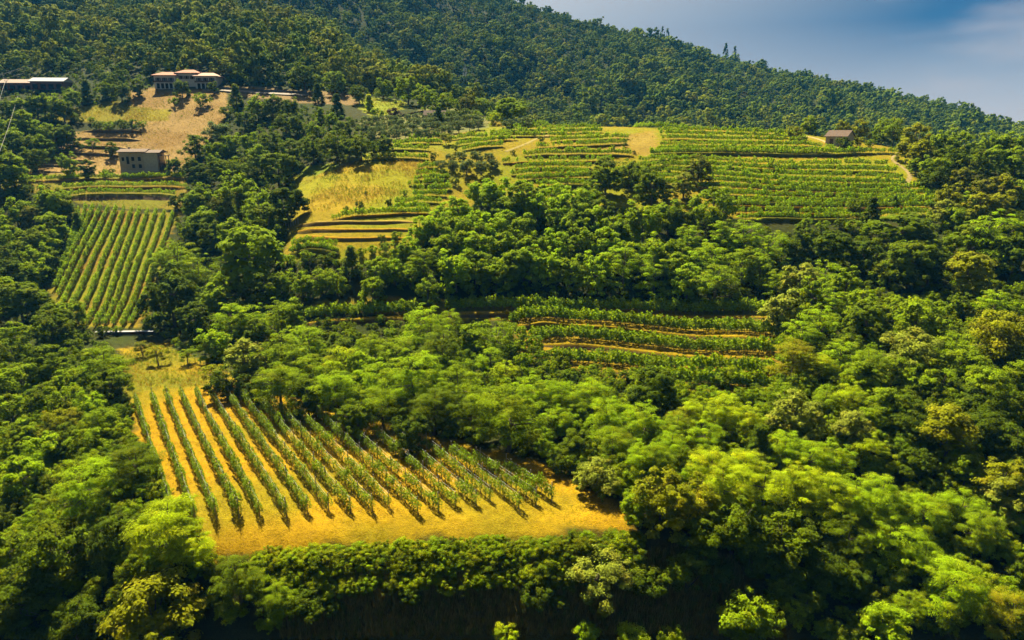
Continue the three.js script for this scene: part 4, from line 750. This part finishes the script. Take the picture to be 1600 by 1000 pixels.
wood('of the wood right of the terraces', 'trees of the wood right of the terraces', [
  [1343, 309, 34, b, 'deep', 'left of two dark shrubs at the foot of the right terraces'], [1366, 307, 32, k, 'dark', 'right, pointed one of two dark shrubs below the right terraces'], [1411, 326, 108, dm, 'deep', 'wide dark dome-shaped tree below the right terraces', 0.7], [1256, 350, 44, m, 'deep'], [1306, 358, 72, dm, 'dark'], [1353, 371, 58, dm, 'dark'], [1236, 362, 42, m, 'deep'], [1262, 340, 26, b, 'mid'], [1288, 343, 30, b, 'mid'], [1316, 340, 26, b, 'deep'], [1336, 344, 28, b, 'mid'], [1360, 347, 30, b, 'mid'], [1430, 371, 92, dm, 'deep'], [1398, 390, 58, o, 'deep'], [1458, 386, 72, dm, 'dark'],
  [1521, 392, 84, dm, 'yellow', 'yellowish dome-shaped tree in the middle of the right wood'], [1555, 319, 84, l, 'bright', 'bright green feathery tree near the right picture edge'], [1520, 347, 78, dm, 'deep'], [1592, 368, 74, dm, 'dark', 'dark dome-shaped tree cut by the right picture edge'], [1496, 316, 42, m, 'mid'], [1536, 299, 48, m, 'yellow'], [1560, 444, 54, l, 'bright'], [1253, 402, 64, m, 'pale'], [1293, 401, 50, l, 'bright'], [1327, 415, 54, m, 'mid'], [1220, 415, 48, l, 'mid'],
  [1228, 449, 68, m, 'pale', 'pale grey-leaved tree at the right end of the middle terraces'], [1272, 432, 54, m, 'mid'], [1306, 441, 48, l, 'bright'], [1348, 445, 58, m, 'mid'], [1361, 469, 78, dm, 'deep'], [1442, 461, 92, o, 'mid'], [1403, 459, 48, m, 'mid'], [1285, 467, 66, l, 'bright'], [1256, 492, 58, l, 'bright'], [1505, 456, 42, m, 'deep'], [1573, 480, 108, o, 'yellow', 'large yellowish round tree at the right picture edge'], [1437, 510, 96, o, 'pale'], [1495, 517, 72, o, 'mid'], [1327, 517, 52, m, 'deep'],
  [1246, 518, 72, l, 'yellow'], [1320, 522, 58, l, 'bright'], [1288, 546, 46, l, 'lime'], [1364, 534, 72, l, 'mid'], [1421, 547, 68, o, 'mid'], [1350, 564, 66, m, 'mid'], [1508, 532, 82, o, 'mid'], [1442, 572, 58, o, 'mid'], [1476, 572, 68, o, 'mid'], [1547, 569, 86, o, 'mid'], [1336, 592, 56, l, 'lime'], [1386, 605, 66, m, 'mid'], [1226, 590, 56, l, 'mid'], [1248, 610, 86, m, 'pale'], [1292, 600, 52, l, 'mid'], [1600, 560, 60, o, 'mid'],
  [1336, 642, 68, m, 'pale'], [1374, 634, 52, m, 'mid'], [1490, 634, 98, m, 'yellow', 'round sunlit tree amid deep shade in the right wood'], [1364, 672, 58, l, 'lime'], [1430, 640, 70, o, 'dark'], [1550, 640, 80, o, 'dark'], [1600, 660, 80, o, 'dark'], [1514, 710, 58, m, 'mid'], [1576, 712, 82, m, 'yellow'], [1440, 700, 60, m, 'dark'], [1540, 600, 80, o, 'dark'], [1420, 610, 60, o, 'dark'],
], 12);
wood('of the bright wood at lower right', 'trees of the bright locust wood at the lower right', [
  [1100, 616, 66, l, 'lime'], [1134, 610, 66, l, 'lime'], [1172, 627, 60, l, 'lime'], [1066, 630, 50, l, 'yellow'], [1105, 652, 58, l, 'bright'], [1108, 664, 34, b, 'dark'], [1190, 662, 46, k, 'dark', 'dark pointed shrub poking out of the bright locust wood'], [1050, 667, 60, l, 'bright'], [1012, 682, 68, l, 'bright'], [1116, 689, 78, l, 'lime'], [1166, 694, 78, l, 'lime'], [1232, 669, 68, l, 'bright'], [1270, 680, 74, l, 'bright'], [1306, 684, 68, l, 'bright'],
  [1138, 719, 88, l, 'lime'], [1200, 722, 88, l, 'lime'], [1256, 714, 88, l, 'lime'], [1300, 730, 98, l, 'lime'], [1037, 734, 104, m, 'yellow', 'big yellowish shrubby tree right of the vineyard\'s front right corner'], [1090, 744, 84, m, 'yellow'], [935, 718, 84, b, 'pale', 'pale arching bush at the right end of the near vineyard'], [972, 708, 34, k, 'deep'], [1000, 770, 60, m, 'mid'], [1026, 684, 66, l, 'mid'],
  [1382, 732, 88, l, 'bright'], [1340, 738, 96, l, 'bright'], [1373, 778, 72, l, 'mid'], [1452, 764, 80, l, 'bright'], [1508, 760, 70, l, 'bright'], [1580, 748, 80, m, 'pale', 'pale speckled tree at the right picture edge, lower half'], [1538, 788, 80, l, 'mid'], [1402, 809, 90, l, 'bright', 'bright feathery tree left of the lower right corner'], [1452, 842, 62, l, 'bright'], [1502, 864, 112, l, 'bright', 'large bright locust tree in the lower right corner'], [1590, 918, 84, l, 'yellow', 'yellowish tree in the bottom right corner'], [1384, 944, 88, m, 'bright'], [1426, 918, 60, l, 'mid'], [1330, 800, 90, l, 'deep'],
  [1150, 780, 96, m, 'deep'], [1230, 800, 110, m, 'deep'], [1290, 860, 90, o, 'dark'], [1180, 830, 80, o, 'dark'], [1100, 800, 80, m, 'deep'], [1340, 880, 80, o, 'dark'],
], 12);
wood('at the foot of the bank', 'bushes at the foot of the front bank', [
  [933, 866, 104, o, 'pale', 'round light bush standing alone on the dark front bank', 0.85], [1180, 922, 110, m, 'mid', 'glossy sunlit bush at the bottom edge right of the bank'], [1226, 900, 56, m, 'deep'], [1264, 922, 52, m, 'deep'], [916, 974, 60, b, 'bright'], [985, 977, 84, b, 'lime'], [1050, 984, 60, b, 'lime'], [790, 978, 56, b, 'lime', 'small bright bush at the bottom edge before the bank'], [1330, 985, 70, b, 'deep'], [478, 926, 74, b, 'dark'], [520, 942, 40, b, 'dark'], [640, 918, 50, b, 'dark'], [838, 912, 70, b, 'dark'], [872, 934, 44, b, 'dark'], [1012, 888, 84, b, 'dark'], [1075, 868, 92, b, 'deep'], [1118, 880, 70, b, 'dark'],
]);
wood('of the wood behind the hut', 'trees of the wood right of the terrace hut', [
  [1436, 190, 46, m, 'yellow', 'yellowish tree at the left end of the wood right of the hut'], [1482, 200, 46, m, 'mid'], [1464, 203, 32, m, 'mid'], [1507, 203, 42, m, 'mid'], [1529, 199, 32, m, 'yellow'], [1551, 203, 42, m, 'mid'], [1584, 201, 46, m, 'mid'], [1602, 196, 40, m, 'mid'], [1421, 213, 36, m, 'yellow'], [1446, 215, 46, m, 'yellow'], [1461, 238, 42, m, 'mid'], [1485, 223, 50, o, 'deep'], [1521, 227, 54, o, 'deep'], [1553, 225, 42, m, 'mid'], [1592, 226, 42, m, 'mid'],
  [1507, 259, 40, m, 'brown'], [1541, 273, 44, m, 'brown'], [1570, 269, 46, m, 'yellow'], [1594, 273, 42, m, 'mid'], [1468, 258, 42, o, 'dark'], [1489, 286, 46, m, 'yellow'], [1480, 309, 42, m, 'pale'], [1571, 293, 50, m, 'yellow'], [1524, 297, 40, m, 'mid'], [1448, 265, 26, m, 'deep'], [1434, 245, 24, m, 'mid'],
]);
wood('beside the terrace hut', 'trees around the terrace hut', [
  [1267, 179, 26, m, 'mid', 'round tree on the crest left of the terrace hut'], [1240, 195, 28, b, 'yellow', 'yellowish low bushes on the crest left of the hut'], [1319, 186, 26, m, 'yellow', 'yellow-green tree just behind the terrace hut'], [1347, 184, 30, m, 'yellow', 'yellow-green tree behind the terrace hut\'s right end'], [1382, 182, 30, m, 'mid', 'left of two trees close together right of the hut'], [1401, 181, 34, o, 'mid', 'right, darker of two trees close together right of the hut'], [1317, 213, 26, b, 'dark', 'dark bush growing against the terrace hut\'s gable'], [1345, 213, 20, b, 'yellow', 'yellowish bush right of the terrace hut'], [1330, 220, 18, b, 'mid', 'low green bush in front of the terrace hut'], [1362, 217, 18, b, 'mid', 'small bush on the path right of the terrace hut'],
], 11, [236, 268]);
wood('of the trees below the villa', 'trees on the slope right of the hay field', [
  [366, 131, 22, k, 'deep'], [400, 147, 34, m, 'mid'], [424, 144, 34, m, 'deep'], [450, 148, 32, m, 'deep'], [380, 173, 30, o, 'dark'], [445, 175, 32, o, 'deep'], [421, 202, 38, o, 'deep'], [466, 177, 28, m, 'deep'], [490, 188, 24, m, 'mid'], [500, 167, 15, k, 'mid', 'small pale cone-shaped tree below the dark cypress'], [495, 128, 20, k, 'dark', 'dark egg-shaped cypress at the end of the villa\'s road'], [521, 107, 38, o, 'mid', 'big round tree behind the dark cypress'], [525, 145, 22, k, 'dark', 'small dark cone-shaped tree below the big round tree'], [474, 94, 44, o, 'deep'], [519, 175, 22, m, 'mid'], [535, 186, 30, o, 'deep'],
  [597, 120, 28, m, 'mid'], [576, 147, 17, k, 'lime', 'bright pointed tree beside the small lawn'], [589, 168, 30, b, 'mid'], [613, 167, 26, b, 'red', 'dark red bush beside the small lawn'], [681, 149, 26, m, 'mid'], [684, 165, 20, k, 'deep'], [636, 115, 44, o, 'mid'], [663, 131, 40, o, 'mid'], [697, 142, 36, o, 'mid'], [728, 145, 34, o, 'brown'], [752, 150, 28, o, 'mid'], [726, 168, 28, b, 'deep'], [705, 172, 26, b, 'deep'], [560, 130, 30, o, 'deep'], [745, 172, 26, b, 'mid'],
  [487, 207, 46, o, 'deep'], [524, 201, 48, o, 'deep'], [563, 207, 42, o, 'deep'], [545, 213, 34, o, 'deep'], [598, 209, 30, m, 'deep'], [405, 223, 44, m, 'mid'], [455, 215, 40, m, 'deep'], [335, 189, 48, v, 'grey', 'broad grey-green olive at the right edge of the hay slope'], [333, 216, 34, m, 'mid'], [358, 205, 34, m, 'mid'], [390, 205, 34, m, 'mid'], [355, 165, 22, b, 'deep'], [545, 239, 15, m, 'pale', 'small pale tree at the top left of the golden slope'],
], 10);
wood('of trees around the villa', 'trees around the villa and the hay slope', [
  [142, 213, 22, sp, 'mid', 'sparse young tree high on the hay slope'], [173, 221, 21, m, 'deep', 'small round tree on the hay slope above the farmhouse'], [104, 237, 33, m, 'mid', 'larger thin-trunked tree at the hay slope\'s left foot'], [134, 248, 27, m, 'dark', 'dark round tree beside the larger one left of the farmhouse'], [162, 263, 18, b, 'mid', 'low bush just left of the farmhouse'], [174, 263, 14, b, 'deep', 'smaller low bush touching the farmhouse\'s left side'],
  [282, 122, 25, m, 'deep', 'round tree hiding the middle of the villa'], [333, 127, 17, m, 'deep', 'round tree at the villa\'s right end'], [312, 144, 28, b, 'mid', 'wide bush on the slope below the villa'], [272, 152, 17, b, 'mid', 'small bush on the slope below the villa\'s left half'], [212, 122, 23, m, 'deep'], [186, 125, 29, m, 'deep'], [162, 127, 22, m, 'mid'], [132, 124, 22, k, 'dark'], [108, 137, 28, m, 'mid'],
  [74, 141, 38, m, 'mid'], [52, 143, 38, m, 'deep'], [95, 149, 36, m, 'deep'], [30, 152, 34, m, 'mid'], [12, 150, 34, m, 'deep'], [34, 171, 38, m, 'mid'], [8, 180, 36, m, 'mid'], [60, 187, 38, m, 'mid'], [82, 191, 40, m, 'deep'], [104, 194, 34, m, 'deep'], [14, 198, 40, m, 'mid'], [38, 204, 38, m, 'deep'], [66, 208, 36, m, 'mid'], [92, 207, 30, b, 'deep'], [14, 236, 48, m, 'mid'], [46, 226, 36, m, 'deep'], [75, 221, 26, b, 'mid'], [-10, 215, 40, m, 'mid'], [-8, 250, 40, m, 'mid'],
  [124, 182, 14, b, 'dark', 'dark round bush at the bottom left of the yellow meadow'], [142, 182, 13, b, 'mid'], [152, 189, 20, b, 'deep'], [170, 188, 22, b, 'mid'], [188, 187, 22, b, 'deep'], [206, 187, 22, b, 'deep'], [222, 188, 16, b, 'mid'],
], 10);
wood('of bushes under the golden slope', 'bushes at the foot of the golden slope', [[478, 392, 30, b, 'mid'], [503, 398, 26, b, 'deep'], [520, 392, 16, b, 'mid'], [566, 388, 20, b, 'mid'], [583, 384, 22, b, 'bright'], [602, 380, 22, b, 'mid'], [470, 372, 24, b, 'mid'], [596, 366, 18, b, 'deep'], [620, 362, 22, b, 'mid']]);
wood('of the slope', 'small trees on the golden slope and terraces', [
  [697, 206, 20, v, 'pale', 'pale slender tree between the olive grove and the terraces'], [711, 226, 12, v, 'deep', 'small dark tree just right of the pale slender tree'], [678, 238, 16, b, 'dark', 'dark bush left of the olive group'], [608, 310, 13, m, 'dark', 'little dark round tree in the middle of the golden slope\'s foot'], [561, 315, 18, b, 'dark', 'dark bush at the left of the golden slope\'s foot'], [541, 322, 13, b, 'deep', 'small bush left of the dark one on the golden slope'], [632, 296, 14, b, 'mid', 'mid green bush on the right of the golden slope'], [648, 288, 13, b, 'mid', 'smaller bush above it on the golden slope'], [571, 299, 7, b, 'deep', 'tiny bush in the middle of the golden slope'], [711, 277, 16, b, 'dark', 'dark round bush below the olive group'],
  [831, 201, 10, v, 'deep', 'small dark tree alone amid the upper terraces'], [845, 213, 12, b, 'deep', 'low bush right of the small dark terrace tree'], [802, 235, 9, b, 'dark', 'small dark bush at the path fork on the terraces'], [976, 223, 8, v, 'deep', 'small tree at the right end of the bare terrace'], [991, 235, 7, b, 'dark', 'tiny dark bush beside the yellow track'], [1400, 305, 13, k, 'dark', 'small dark pointed bush at the right terraces\' foot'], [1432, 282, 11, b, 'dark', 'dark bush at the right end of the terraces'],
  [773, 174, 26, b, 'lime', 'yellow-green bush below the big dome-shaped tree'], [855, 172, 18, b, 'lime', 'yellow-green bush right of the low house on the crest'], [880, 176, 20, b, 'deep', 'dark bush at the crest, left of two'], [898, 177, 17, b, 'deep', 'dark bush at the crest, right of two'], [843, 174, 10, b, 'dark', 'tiny dark bush beside the low house'], [820, 182, 26, b, 'grey', 'grey-green bush below the low house'], [795, 185, 26, b, 'grey', 'grey-green bush left of it below the low house'], [864, 180, 18, b, 'mid', 'green bush between the yellow-green and dark crest bushes'],
]);
wood('on the crest', 'tree on the crest', [[800, 149, 60, dm, 'mid', 'big dome-shaped tree hiding the low house on the crest', 0.72]], 1, [262, 282]);
// olives: a grove in loose rows below the garden, and a small group on the terraces
{
  const R = rng(77), list = [];
  for (let r = 0; r < 4; r++) for (let i = 0; i < 11; i++) { const px = 572 + i * 17 + r * 4 + (R() - 0.5) * 6, py = 203 - i * 1.1 - (3 - r) * 7.5 + (R() - 0.5) * 2; if (px > 762 || (r === 3 && i > 7)) continue; list.push([px, py, 17 + R() * 5, v, 'grey']); }
  wood('of the olive grove', 'olive trees of the grove below the garden', list, 11);
  wood('of the terrace olive group', 'olive trees of the group on the terraces', [[688, 248, 21, v, 'grey'], [707, 249, 18, v, 'grey'], [728, 247, 26, v, 'grey'], [752, 250, 24, v, 'grey'], [704, 240, 18, v, 'grey'], [722, 236, 22, v, 'grey'], [744, 235, 24, v, 'grey'], [764, 237, 22, v, 'grey'], [772, 247, 18, v, 'grey']], 5);
}
// lone trees along the far skyline
wood('on the skyline', 'trees standing out on the mountain skyline', [
  [938, 22, 26, o, 'dark', 'broad dark tree standing out on the skyline'], [906, 27, 22, m, 'dark', 'lower spreading tree left of the broad skyline tree'], [1036, 38, 7, cy, 'dark', 'thin dark cypress on the skyline'], [1043, 42, 7, cy, 'dark', 'shorter thin cypress right of the first on the skyline'], [1135, 65, 11, k, 'dark', 'tall pine-like tree on the right skyline, left of two'], [1149, 70, 9, k, 'dark', 'narrower pine-like tree on the right skyline, right of two'], [1444, 150, 22, o, 'dark', 'dark round tree breaking the low right skyline'], [1108, 76, 12, k, 'dark', 'small pine-like tree left of the tall skyline pair'], [796, 2, 16, o, 'dark', 'dark tree where the skyline leaves the picture\'s top'],
]);

// ---------------------------------------------------------------- far woods and undergrowth: too many to count
{
  const R = rng(99), sets = {};
  const wooded = area([[-60, 120], [130, 118], [240, 128], [350, 122], [480, 130], [560, 148], [640, 150], [760, 152]]);
  const lower = [];
  let count = 0;
  for (let D = 338; D < 1060; D += 7.4 * (1 + (D - 352) / 1900)) for (let x = -D * 0.95; x < D * 0.86; x += 7.8 * (1 + (D - 352) / 1900)) {
    const px0 = x + (R() - 0.5) * 5.5, D0 = D + (R() - 0.5) * 5.5, col = px0 / D0;
    const start = col < -0.575 ? 340 : col < -0.53 ? 342 : col < -0.39 ? 361 : col < -0.24 ? 349 : col < -0.02 ? 352 : 452;
    if (D0 < start) continue;
    if (col < -0.575 && col > -0.8 && D0 < 380) continue;
    const y = groundAt(px0, D0), s = (y + 9 - EYE) / D0;
    if (s > 0.30) continue;
    const v = Math.floor(R() * 6), close = D0 < 520 && col < -0.02, pick = R() + fbm(px0 * 0.012, D0 * 0.012, 4, 2) * 0.5, tone = close ? (pick < 0.2 ? 'forestDeep' : pick < 0.55 ? 'forest' : 'forestWarm') : pick < 0.4 ? 'forestDeep' : pick < 0.85 ? 'forest' : 'forestWarm';
    const spiky = R() < 0.035, key = `${spiky ? 'c' + (v % 4) : v} ${tone}`, p = spiky ? proto('conifer', 'far', v % 4) : proto('woodland', 'far', v), w = (spiky ? 0.5 : R() < 0.07 ? 1.45 : 1) * Math.max(6.5, 7.6 + R() * R() * 8 + fbm(px0 * 0.011, D0 * 0.011, 1, 3) * 12) / p.W * (close ? 1.05 : 1);
    (sets[key] ??= { p, tone, list: [] }).list.push([px0, y - 0.8 + (R() - 0.5) * 2, D0, w, w * (0.72 + 0.4 * R()), R() * 6.283, 0.8 + 0.4 * R(), (R() - 0.5) * 0.1]);
    count++;
  }
  const g = new THREE.Group();
  for (const s of Object.values(sets)) { const im = instanced(s.p.crown, tones[s.tone], s.list); im.name = 'crowns'; g.add(im); }
  addStuff(g, 'mountain_forest', 'dense forest covering the mountain behind the vineyards', 'forest');
  console.log('forest', count);
}
{ // undergrowth fills the woods between and under the trees
  const R = rng(55), polys = [
    [[-160, 260], [105, 300], [84, 380], [52, 452], [120, 505], [190, 560], [205, 640], [250, 760], [330, 870], [440, 900], [460, 999], [-200, 999]],
    [[285, 330], [300, 250], [470, 250], [450, 345], [440, 412], [560, 418], [640, 395], [700, 330], [830, 318], [900, 326], [1100, 330], [1160, 362], [1330, 366], [1450, 345], [1440, 250], [1460, 215], [1750, 210], [1750, 999], [1240, 999], [1180, 880], [980, 830], [1000, 810], [960, 788], [860, 726], [640, 666], [500, 634], [400, 596], [300, 552], [220, 512], [262, 385]],
    [[345, 165], [480, 165], [560, 190], [600, 230], [540, 250], [470, 262], [290, 262], [340, 205]], [[-80, 150], [110, 150], [60, 182], [110, 205], [20, 270], [-80, 270]],
    [[-60, 118], [130, 118], [240, 122], [240, 138], [205, 140], [190, 152], [110, 172], [60, 182], [-60, 182]], [[345, 118], [560, 128], [640, 140], [760, 150], [760, 165], [640, 160], [555, 148], [480, 140], [345, 132]],
  ].map(area), open = [area([[480, 470], [1205, 462], [1222, 604], [1030, 604], [850, 556], [800, 500], [640, 497], [480, 497]]), fields[0].poly, fields[1].poly, fields[2].poly], sets = {};
  let n = 0;
  for (let D = 34; D < 385; D += 1.5 + D * 0.006) for (let x = -D * 0.98; x < D * 1.02; x += 1.5 + D * 0.006) {
    const px = x + (R() - 0.5) * 2, pd = D + (R() - 0.5) * 2;
    if (!polys.some((p) => inside(p, px, pd)) || open.some((p) => inside(p, px, pd))) continue;
    const v = Math.floor(R() * 4), tone = R() < 0.35 ? 'deep' : 'mid', level = D < 105 ? 'near' : 'mid', key = `${v % (level === 'near' ? 2 : 4)} ${tone} ${level}`, p = proto('bush', level, v % (level === 'near' ? 2 : 4)), w = (0.45 + 0.5 * R()) * (D > 130 ? 0.62 : 0.9);
    (sets[key] ??= { p, tone, list: [] }).list.push([px, groundAt(px, pd) - 0.3, pd, w, w * (0.8 + 0.5 * R()), R() * 6.283, 0.8 + 0.4 * R(), (R() - 0.5) * 0.2]); n++;
  }
  const g = new THREE.Group();
  for (const s of Object.values(sets)) { const im = instanced(s.p.crown, tones[s.tone], s.list); im.name = 'bushes'; g.add(im); }
  addStuff(g, 'undergrowth', 'low dark undergrowth filling the woods beneath the trees', 'undergrowth');
  console.log('undergrowth', n);
}
renderer.render(scene, camera);
